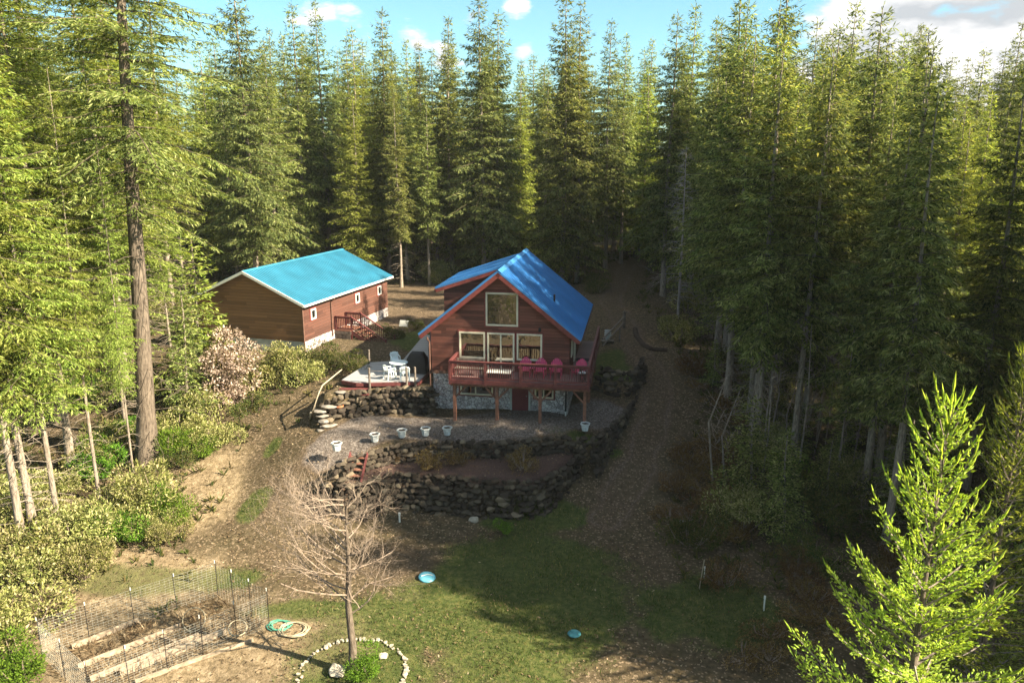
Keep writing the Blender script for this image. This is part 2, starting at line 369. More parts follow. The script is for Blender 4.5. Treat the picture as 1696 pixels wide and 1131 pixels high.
SHW = [tuple(Pz(*p)) for p in SH] + [(x, y, z) for x, y, z in [(-120,60,3),(120,60,1),(0,150,3.5),(-150,150,4),(150,150,3),(-120,0,-4),(120,0,-5),(0,-80,-7),(-150,-80,-7),(150,-80,-7),(0,400,6),(300,400,6),(-300,400,6),(-30,45,-.5),(-45,60,1.5),(0,0,-4.6),(-20,12,-4.3),(20,12,-4.6),(0,-25,-5)]]
EU = [(717,677,0),(936,689,0),(620,700,0),(620,735,0),(850,720,0),(960,705,0),(1020,660,0),(1040,650,0),(985,640,.1),(745,700,0),(580,715,0)]
EL = [(560,850,-2.3),(600,850,-2.6),(700,850,-2.7),(850,850,-2.65),(898,840,-2.5),(973,783,-1.7),(1022,727,-.9),(1058,665,-.1)]
def tps(P):
    P = np.array(P, float); n = len(P); X = P[:, :2]/10
    def K(d2): return np.where(d2 > 1e-12, d2*np.log(np.maximum(d2, 1e-12))*.5, 0)
    d2 = ((X[:, None]-X[None])**2).sum(-1); A = np.zeros((n+3, n+3)); A[:n, :n] = K(d2)+np.eye(n)*.02
    A[:n, n] = 1; A[:n, n+1:] = X; A[n:, :n] = A[:n, n:].T; w = np.linalg.solve(A, np.r_[P[:, 2], 0, 0, 0])
    def f(Q):
        Q = np.asarray(Q, float)/10; out = np.empty(len(Q))
        for i in range(0, len(Q), 20000):
            q = Q[i:i+20000]; out[i:i+20000] = K(((q[:, None]-X[None])**2).sum(-1))@w[:n]+w[n]+q@w[n+1:]
        return out
    return f
fU = tps(SHW+[tuple(Pz(*p)) for p in EU]); fL = tps(SHW+[tuple(Pz(*p)) for p in EL])
def inpoly(Q, poly):
    x, y = Q[:, 0], Q[:, 1]; r = np.zeros(len(Q), bool); n = len(poly)
    for i in range(n):
        x0, y0 = poly[i][:2]; x1, y1 = poly[(i+1) % n][:2]
        if y0 == y1: continue
        c = ((y0 > y) != (y1 > y)) & (x < (x1-x0)*(y-y0)/(y1-y0)+x0); r ^= c
    return r
LOWC = [Pz(a, b, -.9) for a, b in [(530,800),(590,800),(650,783),(750,788),(850,795),(900,790),(935,768),(958,750)]] + [Pz(a, b, 0) for a, b in [(972,732),(1001,711),(1030,684),(1054,655)]]
UPC = [Pz(a, b, 0) for a, b in [(548,772),(600,750),(660,736),(740,729),(850,729),(920,722),(966,724)]]
terr_poly = UPC + LOWC[:8][::-1]
low_poly = [(-200, LOWC[0].y), *[tuple(p)[:2] for p in LOWC], (LOWC[-1].x+1.5, LOWC[-1].y+6), (200, 90), (200, -200), (-200, -200)]
DKC = [Pz(532,668,1.0), Pz(560,655,1.35), Pz(600,646,1.45), Pz(660,641,1.5), Pz(716,641,1.5)]
dk_poly = [tuple(p)[:2] for p in DKC] + [(-4.0, 47), (-9.5, 46.5)]
def zg(Q):
    Q = np.asarray(Q, float).reshape(-1, 2); z = fU(Q); lo = inpoly(Q, low_poly); z = np.where(lo, fL(Q), z)
    far = np.hypot(Q[:, 0], Q[:, 1]-40)
    z = np.where(inpoly(Q, terr_poly), -.9, z)
    d = inpoly(Q, dk_poly); z = np.where(d, np.maximum(z, 1.42), z)
    z = np.clip(z, -9, 9)
    return z
def z1(x, y): return float(zg([(x, y)])[0])
def axis_pts(lo, hi, d, flo, fhi, g=1.09):
    a = list(np.arange(lo, hi+1e-6, d)); s = d; x = hi
    while x < fhi: s *= g; x += s; a.append(x)
    s = d; x = lo
    while x > flo: s *= g; x -= s; a.insert(0, x)
    return np.array(a)
gx = axis_pts(-20, 20, .2, -1500, 1500); gy = axis_pts(19, 62, .2, -300, 2500)
XX, YY = np.meshgrid(gx, gy); Q = np.c_[XX.ravel(), YY.ravel()]; ZZ = zg(Q)
rs = np.random.RandomState(3)
def vnoise(Q, s, seed):
    r = np.random.RandomState(seed); T = r.rand(64, 64); q = Q/s; i = np.floor(q).astype(int); f = q-i; f = f*f*(3-2*f)
    a = T[i[:,0]%64, i[:,1]%64]; b = T[(i[:,0]+1)%64, i[:,1]%64]; c = T[i[:,0]%64, (i[:,1]+1)%64]; d = T[(i[:,0]+1)%64, (i[:,1]+1)%64]
    return (a*(1-f[:,0])+b*f[:,0])*(1-f[:,1])+(c*(1-f[:,0])+d*f[:,0])*f[:,1]
flat = inpoly(Q, terr_poly) | inpoly(Q, dk_poly)
ZZ = ZZ + np.where(flat, .04, .12)*(vnoise(Q, 2.2, 1)-.5) + .05*(vnoise(Q, .6, 2)-.5)
def dseg(Q, pts):
    d = np.full(len(Q), 1e9)
    for a, b in zip(pts[:-1], pts[1:]):
        a = np.array(a[:2]); b = np.array(b[:2]); ab = b-a; t = np.clip(((Q-a)@ab)/(ab@ab), 0, 1); d = np.minimum(d, np.hypot(*(Q-(a+t[:, None]*ab)).T))
    return d
def sm(x, a, b): t = np.clip((x-a)/(b-a), 0, 1); return t*t*(3-2*t)
PATH = [Pz(*p) for p in [(1040,440,2.2),(1010,500,1.9),(1050,570,1.0),(1090,640,0),(1085,700,-.8),(1055,780,-1.8),(1000,860,-2.6)]]
DRIVE = [Pz(*p) for p in [(760,460,2.0),(690,480,1.9),(700,520,1.7)]]
PATIO = [Pz(*p) for p in [(560,738,-.1),(620,710,0),(850,706,0),(1000,680,0)]]
def zones(Q):
    nn = (vnoise(Q, 1.3, 5)-.5)*1.2+(vnoise(Q, .45, 6)-.5)*.8
    lo = inpoly(Q, low_poly); te = inpoly(Q, terr_poly); dk = inpoly(Q, dk_poly)
    dP = dseg(Q, PATH)+nn*.35; grav = np.maximum.reduce([np.maximum(.62*np.exp(-((dP-.75)/.38)**2), .40*(1-sm(dP, .6, 1.6))), (1-sm(dseg(Q, DRIVE)+nn, 3.5, 7))*.5])
    gp = (1-sm(dseg(Q, PATIO)+nn*.4, 1.2, 2.5))*.95*(~lo)*(~te)*(~dk); grav = np.maximum(grav, gp)
    lob = (1-sm(dseg(Q, [Pz(520,750,-.3), Pz(440,840,-2)])+nn*1.2, .6, 2.6))*.36*(~te); grav = np.maximum(grav, lob)
    c = np.array(Pz(850,1000,-3)[:2]); dd = np.hypot((Q[:,0]-c[0])/5.2, (Q[:,1]-c[1]-.5)/5.6)
    gr = (1-sm(dd+nn*.22, .55, 1.15))
    for (px, py, z, rx, ry) in [(600,1080,-3.1,3,3.5),(1180,1010,-3.1,3.5,2.5),(420,840,-2.2,.8,1.2),(450,730,-.5,.5,1.0),(520,1010,-3,4,.9),(250,960,-3,5,1.1),(700,560,1.6,2.5,3.5),(1015,600,.8,1.5,3),(960,712,0,3,.5),(900,860,-2.7,3,1.5)]:
        p = Pz(px, py, z); q = np.hypot((Q[:,0]-p.x)/rx, (Q[:,1]-p.y)/ry); gr = np.maximum(gr, (1-sm(q+nn*.35, .5, 1.2))*.9)
    p = Pz(660,925,-2.9); bare = 1-sm(np.hypot((Q[:,0]-p.x)/2.2, (Q[:,1]-p.y)/1.8)+nn*.3, .6, 1.2)
    gr = gr*(1-bare*.9); grav = np.maximum(grav, bare*.4)
    gr = gr*(~te)*(1-(grav > .45)*.7)
    mul = te*1.
    st = np.zeros(len(Q))
    for (px, py, z, rx, ry) in [(330,820,-2.3,2.6,4),(230,960,-3,4,2.5),(330,1070,-3.2,6,3.2),(520,1060,-3.1,3.2,2.2),(120,1100,-3.4,4,3)]:
        p = Pz(px, py, z); q = np.hypot((Q[:,0]-p.x)/rx, (Q[:,1]-p.y)/ry); st = np.maximum(st, 1-sm(q+nn*.25, .6, 1.15))
    return grav, gr*(1-st*.45), mul, st
grav, gr, mul, strw = zones(Q)
nyy, nxx = XX.shape; me = bpy.data.meshes.new('ground')
me.vertices.add(len(Q)); me.vertices.foreach_set('co', np.c_[Q, ZZ].astype(np.float32).ravel())
ii = np.arange(nyy*nxx).reshape(nyy, nxx); fa = np.stack([ii[:-1,:-1], ii[:-1,1:], ii[1:,1:], ii[1:,:-1]], -1).reshape(-1, 4)
me.loops.add(fa.size); me.loops.foreach_set('vertex_index', fa.ravel().astype(np.int32))
me.polygons.add(len(fa)); me.polygons.foreach_set('loop_start', np.arange(0, fa.size, 4, dtype=np.int32)); me.polygons.foreach_set('use_smooth', np.ones(len(fa), bool))
me.update(calc_edges=True)
ca = me.color_attributes.new('zone', 'FLOAT_COLOR', 'POINT'); ca.data.foreach_set('color', np.c_[grav, gr, mul, strw].astype(np.float32).ravel())
m, t, b = mat('forest_ground', .95, .1); co = objco(t)
at = t.nodes.new('ShaderNodeAttribute'); at.attribute_name = 'zone'; sp = t.nodes.new('ShaderNodeSeparateColor'); t.links.new(at.outputs['Color'], sp.inputs[0])
nA = tex(t, 'Noise', .55, co, Detail=8, Roughness=.6); nB = tex(t, 'Noise', 4, co, Detail=9, Roughness=.7); vC = tex(t, 'Voronoi', 14, co); nD = tex(t, 'Noise', 22, co, Detail=5, Roughness=.7)
sv = t.nodes.new('ShaderNodeSeparateColor'); t.links.new(vC.outputs['Color'], sv.inputs[0])
duff = ramp(t, nB.outputs[0], [(.3, (.032,.022,.014)), (.5, (.085,.058,.038)), (.68, (.16,.115,.075)), (.8, (.26,.20,.13))])
duff2 = mixc(t, mth(t, 'MULTIPLY', nA.outputs[0], .6), duff.outputs[0], (.075,.07,.03))
fleck = mth(t, 'GREATER_THAN', sv.outputs[0], .9); duff3 = mixc(t, mth(t, 'MULTIPLY', fleck, .6), duff2, (.30,.22,.15))
straw = ramp(t, nB.outputs[0], [(.3, (.09,.065,.035)), (.5, (.27,.20,.12)), (.72, (.46,.36,.24))])
duff3 = mixc(t, mth(t, 'MULTIPLY', at.outputs['Alpha'], mth(t, 'MINIMUM', mth(t, 'MULTIPLY', nA.outputs[0], 1.45), .92)), duff3, straw.outputs[0])
gravel = ramp(t, mth(t, 'ADD', mth(t, 'MULTIPLY', sv.outputs[1], .45), mth(t, 'MULTIPLY', nD.outputs[0], .6)), [(.2, (.055,.043,.037)), (.5, (.13,.108,.095)), (.8, (.29,.25,.22))])
gravel2 = mixc(t, mth(t, 'MULTIPLY', nA.outputs[0], .4), gravel.outputs[0], (.10,.075,.058))
isp = t.nodes.new('ShaderNodeMapRange'); isp.inputs['From Min'].default_value = .55; isp.inputs['From Max'].default_value = .8; t.links.new(sp.outputs[0], isp.inputs[0])
gravel2 = mixc(t, isp.outputs[0], mixc(t, .55, mixc(t, 1., gravel2, (.95,.78,.66), 'MULTIPLY'), duff3), gravel2)
grass = ramp(t, nB.outputs[0], [(.3, (.028,.04,.010)), (.48, (.055,.078,.018)), (.62, (.10,.105,.03)), (.8, (.20,.155,.075))])
mulch = ramp(t, nD.outputs[0], [(.3, (.035,.02,.016)), (.55, (.10,.062,.052)), (.8, (.22,.16,.13))])
def soft(x, w=.5):
    a = mth(t, 'ADD', x, mth(t, 'MULTIPLY', mth(t, 'SUBTRACT', nB.outputs[0], .5), w)); r = t.nodes.new('ShaderNodeMapRange'); r.inputs['From Min'].default_value = .2; r.inputs['From Max'].default_value = .6; t.links.new(a, r.inputs[0]); return r.outputs[0]
c1 = mixc(t, soft(sp.outputs[0], .4), duff3, gravel2)
c2 = mixc(t, mth(t, 'MULTIPLY', soft(sp.outputs[1], .9), .85), c1, grass.outputs[0])
c3 = mixc(t, sp.outputs[2], c2, mulch.outputs[0])
t.links.new(c3, b.inputs['Base Color']); bump(t, b, mth(t, 'ADD', nB.outputs[0], mth(t, 'MULTIPLY', nD.outputs[0], .4)), 1., .12)
me.materials.append(m); go = bpy.data.objects.new('ground', me); link(go); go['kind'] = 'structure'

# ---------------------------------------------------------------- house
HA = R(9.4); H0 = Pz(717, 677, 0)
hs = empty('log_house', H0, 'red cedar gabled house with blue metal roof, stone basement and shed dormer', 'house', rz=-HA)
HW, HD, YB = 7.75, 9.4, 2.3
cx, hw, AP, EV = 3.9, 4.5, 8.08, 4.45; SL = (AP-EV)/hw
b_ = MB(); b_.box(.06, .06, -.6, HW-.06, HD, YB); b_.build('stone_foundation', M['stone'], hs)
sof = lambda x: AP-.16-SL*abs(x-cx)
b_ = MB(); b_.prism([(0, YB), (HW, YB), (HW, sof(HW)), (cx, sof(cx)), (0, sof(0))], 0, HD); b_.build('siding_wall', M['cedar'], hs)
b_ = MB(); b_.box(-.03, -.035, YB-.16, HW+.03, -.003, YB-.0); b_.box(-.035, -.003, YB-.16, -.003, HD, YB); b_.box(HW+.003, -.003, YB-.16, HW+.035, HD, YB); b_.build('band_board', M['brown'], hs)
def roof_slab(mb, p0, p1, y0, y1, th):            # slope from p0(x,z) to p1(x,z)
    d = Vector((p1[0]-p0[0], 0, p1[1]-p0[1])).normalized(); n = Vector((-d.z, 0, d.x))
    if n.z < 0: n = -n
    A = Vector((p0[0], 0, p0[1])); B = Vector((p1[0], 0, p1[1]))
    vs = []
    for y in (y0, y1):
        for q in (A, B, B-n*th, A-n*th): vs.append((q.x, y, q.z))
    f = [(0,1,2,3),(7,6,5,4),(0,4,5,1),(1,5,6,2),(2,6,7,3),(3,7,4,0)]
    mb.add(vs, f); return A, B, n
def ribs(mb, A, B, n, y0, y1, sp, w=.06, h=.05):
    y = y0+.05
    while y < y1: mb.bar(A+Vector((0,y,0))+n*(h/2-.002), B+Vector((0,y,0))+n*(h/2-.002), w, h, n); y += sp
b_ = MB()
Y0, Y1 = -.5, 9.95
for sg in (-1, 1):
    A, B, n = roof_slab(b_, (cx, AP), (cx+sg*hw, EV), Y0, Y1, .07); ribs(b_, A, B, n, Y0, Y1, .3)
rf = b_.build('metal_roof', M['roof'], hs)
b_ = MB()
for sg in (-1, 1): roof_slab(b_, (cx, AP+.05), (cx+sg*.2, AP+.05-.2*SL), Y0-.01, Y1+.01, .015)
b_.build('ridge_cap', M['roof'], rf)
b_ = MB(); b_.tube([(6.6, 2.6, AP-SL*2.7-.1), (6.6, 2.6, AP-SL*2.7+.45)], .06, 8); b_.build('vent_pipe', M['black'], rf)
b_ = MB()
for sg in (-1, 1):
    roof_slab(b_, (cx, AP-.075), (cx+sg*(hw-.02), EV-.075+.016), Y0+.004, Y0+.05, .24)
    roof_slab(b_, (cx, AP-.105), (cx+sg*(hw-.02), EV-.09), Y0+.06, Y1-.05, .05)
b_.build('rake_board', M['redtrim'], hs)
b_ = MB(); b_.box(cx-hw-.02, Y0+.06, EV-.26, cx-hw+.08, Y1-.05, EV-.12); b_.box(cx+hw-.08, Y0+.06, EV-.26, cx+hw+.02, Y1-.05, EV-.12); b_.build('gutter', M['brown'], hs)
b_ = MB()
for x in (.7, 2.0, 5.8, 7.1): b_.bar((x, Y0+.05, sof(x)-.12), (x, 0, sof(x)-.12), .1, .12)
b_.build('rafter_tail', M['redtrim'], hs)
# shed dormer on the left slope
DY0, DY1 = 3.6, 9.3; DXE, DZE = -.15, 6.55; DXT = cx-.35; DZT = AP-SL*.35+.02
b_ = MB(); A, B, n = roof_slab(b_, (DXT, DZT), (DXE-.45, DZE-.12), DY0-.35, DY1+.3, .07); ribs(b_, A, B, n, DY0-.35, DY1+.3, .3)
dr = b_.build('dormer_roof', M['roof'], hs)
b_ = MB(); roof_slab(b_, (DXT, DZT-.08), (DXE-.44, DZE-.2), DY0-.346, DY0-.3, .2); b_.box(DXE-.5, DY0-.3, DZE-.36, DXE-.46, DY1+.25, DZE-.2); b_.build('dormer_fascia', M['redtrim'], dr)
b_ = MB(); b_.prism([(DXE, 4.4), (DXT, 4.4), (DXT, DZT-.1), (DXE, DZE-.1)], DY0, DY1); b_.build('dormer_wall', M['cedar'], hs)
def window(par, x0, z0, x1, z1, y=0, bars=(), fw=.09, frame='cream', pane='glass', side=None, name='window'):
    """frame on the front wall (plane y) or on a side wall (side = x of wall, x0..x1 then run along y, outward sign in y)"""
    f = MB(); g = MB()
    def bx(mb, a0, c0, a1, c1, d0, d1):
        if side is None: mb.box(a0, y-d1, c0, a1, y-d0, c1)
        elif y > 0: mb.box(side+d0, a0, c0, side+d1, a1, c1)
        else: mb.box(side-d1, a0, c0, side-d0, a1, c1)
    bx(f, x0, z0, x0+fw, z1, .002, .07); bx(f, x1-fw, z0, x1, z1, .002, .07); bx(f, x0+fw, z1-fw, x1-fw, z1, .002, .07); bx(f, x0+fw, z0, x1-fw, z0+fw, .002, .07)
    for q in bars: bx(f, q-.035, z0+fw, q+.035, z1-fw, .02, .065)
    o = f.build(name, M[frame], par); bx(g, x0+fw, z0+fw, x1-fw, z1-fw, .002, .025); g.build('pane', M[pane], o)
    bb = MB(); bx(bb, x0-.09, z0-.09, x1+.09, z1+.09, .001, .02); bb.build('casing', M['redtrim'], o)
    return o
window(hs, 3.13, 4.98, 4.92, 6.83); window(hs, 1.62, 3.1, 3.08, 4.6); window(hs, 4.85, 3.1, 6.25, 4.6)
dd_ = window(hs, 3.2, 2.47, 4.72, 4.6, bars=(3.96,), name='sliding_door')
window(hs, 1.62, .95, 3.5, 1.75, y=.06, bars=(2.5,)); window(hs, 5.85, .95, 6.9, 1.75, y=.06, bars=(6.35,))
window(hs, .6, 3.2, 1.4, 4.1, side=HW, y=1); window(hs, 2.4, 2.5, 3.3, 4.35, side=HW, y=1, name='side_door')
b_ = MB(); b_.box(4.58, .0, .12, 5.5, .055, 2.05)
for (a, c, e, g) in [(.12, .18, .48, .8), (.54, .18, .8, .8), (.12, .95, .48, 1.75), (.54, .95, .8, 1.75)]: b_.box(4.58+a, -.014, .12+c, 4.58+e, .0, .12+g)
bd = b_.build('basement_door', M['door'], hs); b_ = MB(); b_.tube([(5.4, -.07, 1.05), (5.4, 0, 1.05)], .03, 8); b_.build('handle', M['metal'], bd)
b_ = MB(); b_.box(4.46, -.02, .06, 4.57, .055, 2.1); b_.box(5.51, -.02, .06, 5.62, .055, 2.1); b_.box(4.3, -.5, -.1, 5.8, 0, .06); b_.build('door_surround', M['concrete'], hs)
b_ = MB(); b_.lathe([(.03,0),(.07,.02),(.08,.16),(.05,.2),(.02,.24)], 10, (6.12, -.13, 4.75)); b_.bar((6.12,-.13,4.97),(6.12,0,4.97),.03,.03); b_.build('wall_lamp', M['black'], hs)
def downspout(par, x, y, ztop, zbot, c='brown', low='white', zc=1.0):
    b = MB(); b.tube([(x, y-.45, ztop), (x, y-.45, ztop-.12), (x, y-.06, ztop-.35), (x, y-.06, zc)], .045, 8); o = b.build('downspout', M[c], par)
    b = MB(); b.tube([(x, y-.06, zc), (x, y-.06, zbot+.12), (x, y-.25, zbot+.03)], .048, 8); b.build('downspout_foot', M[low], o)
downspout(hs, -.09, -.0, EV-.15, 0, zc=.85); downspout(hs, HW-.15, -.02, 2.3, 0, 'black', 'white', .3)
# ---------------------------------------------------------------- front deck
dk = empty('raised_deck', H0, 'raised red wooden deck with balustrade wrapping the front of the red house', 'deck', rz=-HA)
DX0, DX1, DF, DZ = 1.5, 8.95, -1.95, 2.42; DB = 8.0
b_ = MB(); b_.box(DX0, DF, DZ-.05, DX1, -.04, DZ); b_.box(HW+.04, -.04, DZ-.05, DX1, DB, DZ); b_.build('deck_floor', M['deck'], dk)
b_ = MB(); b_.box(DX0-.03, DF-.045, DZ-.24, DX1+.03, DF-.002, DZ-.005); b_.box(DX1+.002, DF, DZ-.24, DX1+.045, DB, DZ-.005); b_.box(DX0-.045, DF, DZ-.24, DX0-.002, 0, DZ-.005); b_.build('rim_joist', M['rail'], dk)
b_ = MB(); b_.box(DX0+.02, DF+.15, DZ-.42, DX1-.02, DF+.3, DZ-.055)
for i in range(14):
    x = DX0+.3+i*.52; b_.box(x, DF+.3, DZ-.22, x+.05, -.04, DZ-.055)
b_.build('beam', M['post'], dk)
for x in (1.72, 4.05, 6.38, 8.75):
    b_ = MB(); b_.box(x-.08, DF+.14, -.15, x+.08, DF+.31, DZ-.43); p_ = b_.build('support_post', M['post'], dk)
    b_ = MB()
    for s in (-1, 1):
        if 1.7 < x+s*.6 < 8.9: b_.bar((x+s*.06, DF+.225, DZ-1.05), (x+s*.62, DF+.225, DZ-.45), .09, .05, (0,1,0))
    b_.bar((x, DF+.32, DZ-1.0), (x, DF+.85, DZ-.28), .09, .05, (1,0,0)); b_.build('brace', M['post'], p_)
for y in (2.6, 5.4, 7.8):
    b_ = MB(); b_.box(8.62, y-.08, -.3, 8.78, y+.08, DZ-.06); b_.build('support_post', M['post'], dk)
def railing(par, a, b, z, h=1.0, name='railing', mt='rail', gap=.115, posts=(True, True)):
    a = Vector((*a, z)); b = Vector((*b, z)); L = (b-a).length; d = (b-a)/L; r = MB()
    r.bar(a+Vector((0,0,h)), b+Vector((0,0,h)), .13, .04); r.bar(a+Vector((0,0,h-.09)), b+Vector((0,0,h-.09)), .04, .09); r.bar(a+Vector((0,0,.1)), b+Vector((0,0,.1)), .04, .09)
    n = int(L/gap)
    for i in range(1, n):
        p = a+d*(L*i/n); r.box(p.x-.018, p.y-.018, z+.14, p.x+.018, p.y+.018, z+h-.13)
    o = r.build(name, M[mt], par)
    for ok, p in zip(posts, (a, b)):
        if ok: q = MB(); q.box(p.x-.06, p.y-.06, z-.3, p.x+.06, p.y+.06, z+h+.06 - .08); q.build('railing_post', M[mt], o)
xs = [DX0+.03, 3.45, 5.35, 7.2, DX1-.03]
for i in range(4): railing(dk, (xs[i], DF), (xs[i+1], DF), DZ, posts=(True, i == 3))
railing(dk, (DX0+.03, DF+.07), (DX0+.03, -.1), DZ, posts=(False, True))
ys = [DF+.07, .6, 3.1, 5.6, DB]
for i in range(4): railing(dk, (DX1-.03, ys[i]), (DX1-.03, ys[i+1]), DZ, posts=(False, True))
def hw2w(x, y, z):
    c, s = math.cos(HA), math.sin(HA); return Vector((H0.x+x*c+y*s, H0.y-x*s+y*c, z))
# adirondack chairs
def adirondack():
    t = empty('adirondack_chair', (0,0,0), 'x', 'chair')
    b = MB()
    for i in range(6): y = -.28+i*.095; z = .38-.018*i; b.box(-.26, y, z, .26, y+.085, z+.02)
    b.build('seat', M['pink'], t)
    b = MB()
    for i in range(7):
        x = -.27+i*.09; hh = .72-.55*((i-3)/3.)**2*.42; tp = 1.12
        b.bar((x*.8, .24, .26), (x*tp, .24+.36*hh/.72, .26+hh), .078, .02, (0, -1, .4))
        b.tube([(x*tp, .24+.36*hh/.72-.0, .26+hh-.03), (x*tp, .24+.36*hh/.72+.02, .26+hh+.035)], [.039, .02], 6)
    b.bar((-.3,.36,.5),(.3,.36,.5),.03,.07); b.bar((-.3,.5,.78),(.3,.5,.78),.03,.06); b.build('backrest', M['pink'], t)
    for s in (-1, 1):
        b = MB(); b.box(s*.34-.065, -.36, .56, s*.34+.065, .4, .585); b.build('armrest', M['pink'], t)
        b = MB(); b.box(s*.3-.02, -.33, 0, s*.3+.02, -.22, .56); b.build('leg', M['pink'], t)
        b = MB(); b.bar((s*.27, -.3, .36), (s*.27, .5, .06), .03, .13); b.bar((s*.33, .3, .56), (s*.31, .45, 0), .04, .08); b.build('leg', M['pink'], t)
    return t
ad_ = adirondack()
for x, y, rz, lb in [(5.42, -.75, .05, 'raspberry slatted deck chair leftmost, in front of the right house window'), (6.22, -.78, -.06, 'raspberry slatted deck chair second from left, right edge of window behind it'),
                  (7.1, -.72, .02, 'raspberry slatted deck chair third from left, against plain cedar siding'), (8.3, -.55, -.3, 'raspberry slatted deck chair at the deck corner beside the white side table')]:
    place(ad_, hw2w(x, y, DZ), -HA+rz, .92, lb, 'raspberry chairs on the front deck')
t_ = empty('side_table', hw2w(8.55, -1.25, DZ), 'small white side table at the right corner of the raised deck', 'table', rz=-HA)
b_ = MB(); b_.lathe([(.2,.46),(.22,.47),(.22,.49),(.2,.5)], 14); b_.build('table_top', M['plastic'], t_)
for k in range(3):
    a = k*2.09; b_ = MB(); b_.bar((.15*math.cos(a), .15*math.sin(a), .46), (.2*math.cos(a), .2*math.sin(a), 0), .03, .03); b_.build('leg', M['black'], t_)
t_ = empty('folding_chair', hw2w(8.72, -1.55, DZ), 'dark folding chair with crossed legs at the right corner of the raised deck', 'chair', rz=-HA+1.2)
b_ = MB(); b_.box(-.2,-.2,.42,.2,.2,.45); b_.build('seat', M['black'], t_)
b_ = MB(); b_.box(-.2,.2,.62,.2,.23,.85); b_.build('backrest', M['black'], t_)
for s in (-1, 1):
    b_ = MB(); b_.bar((s*.2, -.22, 0), (s*.2, .22, .88), .03, .03); b_.build('leg', M['black'], t_); b_ = MB(); b_.bar((s*.18, .22, 0), (s*.18, -.18, .43), .03, .03); b_.build('leg', M['black'], t_)
t_ = empty('deck_bench', hw2w(2.45, -1.15, DZ), 'long dark wooden bench behind the left balusters of the raised deck', 'bench', rz=-HA)
b_ = MB(); [b_.box(-.8, -.22+i*.11, .42, .8, -.13+i*.11, .45) for i in range(4)]; b_.build('seat', M['grewood'], t_)
b_ = MB(); [b_.box(-.8, .24, .55+i*.12, .8, .27, .64+i*.12) for i in range(3)]; b_.build('backrest', M['grewood'], t_)
for s in (-.72, .72): b_ = MB(); b_.box(s-.03, -.2, 0, s+.03, -.14, .42); b_.build('leg', M['grewood'], t_); b_ = MB(); b_.box(s-.03, .2, 0, s+.03, .24, .9); b_.build('leg', M['grewood'], t_)
t_ = empty('low_table', hw2w(4.1, -1.3, DZ), 'low black table with pale rim in front of the sliding door', 'table', rz=-HA)
b_ = MB(); b_.box(-.65,-.3,.32,.65,.3,.36); b_.build('table_top', M['white'], t_)
b_ = MB(); b_.box(-.6,-.26,.02,.6,.26,.318); b_.build('table_base', M['black'], t_)
b_ = MB(); b_.box(-.45,-.3,0,.45,.3,.016); o = b_.build('door_mat', M['black']); o.location = hw2w(8.32, 3.2, DZ+.002); o.rotation_euler[2] = -HA; tag(o, 'flat black mat on the side walkway of the raised deck', 'mat')

# ---------------------------------------------------------------- barn
BA = R(16.5); B0 = Pz(504.5, 585.6, 1.5)
bn = empty('outbuilding', B0, 'long brown wooden outbuilding with pale blue metal roof and white rakes', 'outbuilding', rz=-BA)
BW, BD = 8.0, 12.5; bz = 1.5; fz = .78; wt = 3.3; BE = 3.3; BAP = 5.3; bhw = BW/2+.4; bcx = -BW/2; BS = (BAP-BE)/bhw
b_ = MB(); b_.box(-BW+.03, .03, -1.2, -.03, BD-.03, fz); fo = b_.build('foundation', M['concrete'], bn)
b_ = MB(); b_.box(-.03, .03, -1.2, .03, BD-.03, fz-.01); b_.build('stone_skirt', M['stone'], bn)
bs = lambda x: BAP-.1-BS*abs(x-bcx)
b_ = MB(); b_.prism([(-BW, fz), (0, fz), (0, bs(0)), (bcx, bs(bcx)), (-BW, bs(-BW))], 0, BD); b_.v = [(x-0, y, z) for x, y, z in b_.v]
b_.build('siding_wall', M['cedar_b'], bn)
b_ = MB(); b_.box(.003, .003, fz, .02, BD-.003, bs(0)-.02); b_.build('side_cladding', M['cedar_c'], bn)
b_ = MB(); BY0, BY1 = -.35, BD+.35
for sg in (-1, 1):
    A, B, n = roof_slab(b_, (bcx, BAP), (bcx+sg*bhw, BE), BY0, BY1, .05); ribs(b_, A, B, n, BY0, BY1, .25, .045, .04)
br = b_.build('metal_roof', M['roof_c'], bn)
b_ = MB()
for sg in (-1, 1): roof_slab(b_, (bcx, BAP+.045), (bcx+sg*.2, BAP+.045-.2*BS), BY0-.01, BY1+.01, .012)
b_.build('ridge_cap', M['roof_c'], br)
b_ = MB()
for sg in (-1, 1): roof_slab(b_, (bcx, BAP+.012), (bcx+sg*(bhw+.02), BE-.002), BY0-.05, BY0-.003, .17)
b_.box(.4, BY0, BE-.16, .44, BY1, BE-.03); b_.build('rake_trim', M['white'], bn)
for y in (.95, 7.1, 10.7): window(bn, y, 2.05, y+.62, 2.75, side=.02, y=1, fw=.09, frame='white')
b_ = MB(); b_.tube([(.36, 3.55, BE-.15), (.36, 3.55, BE-.25), (.09, 3.55, BE-.5), (.09, 3.55, .4)], .045, 8); b_.build('downspout', M['brown'], bn)
b_ = MB(); b_.tube([(.07, -.03, BE-.2), (.07, -.03, -.2)], .05, 8); b_.build('corner_post', M['brown'], bn)
def bw(x, y, z):
    c, s = math.cos(BA), math.sin(BA); return Vector((B0.x+x*c+y*s, B0.y-x*s+y*c, bz+z))
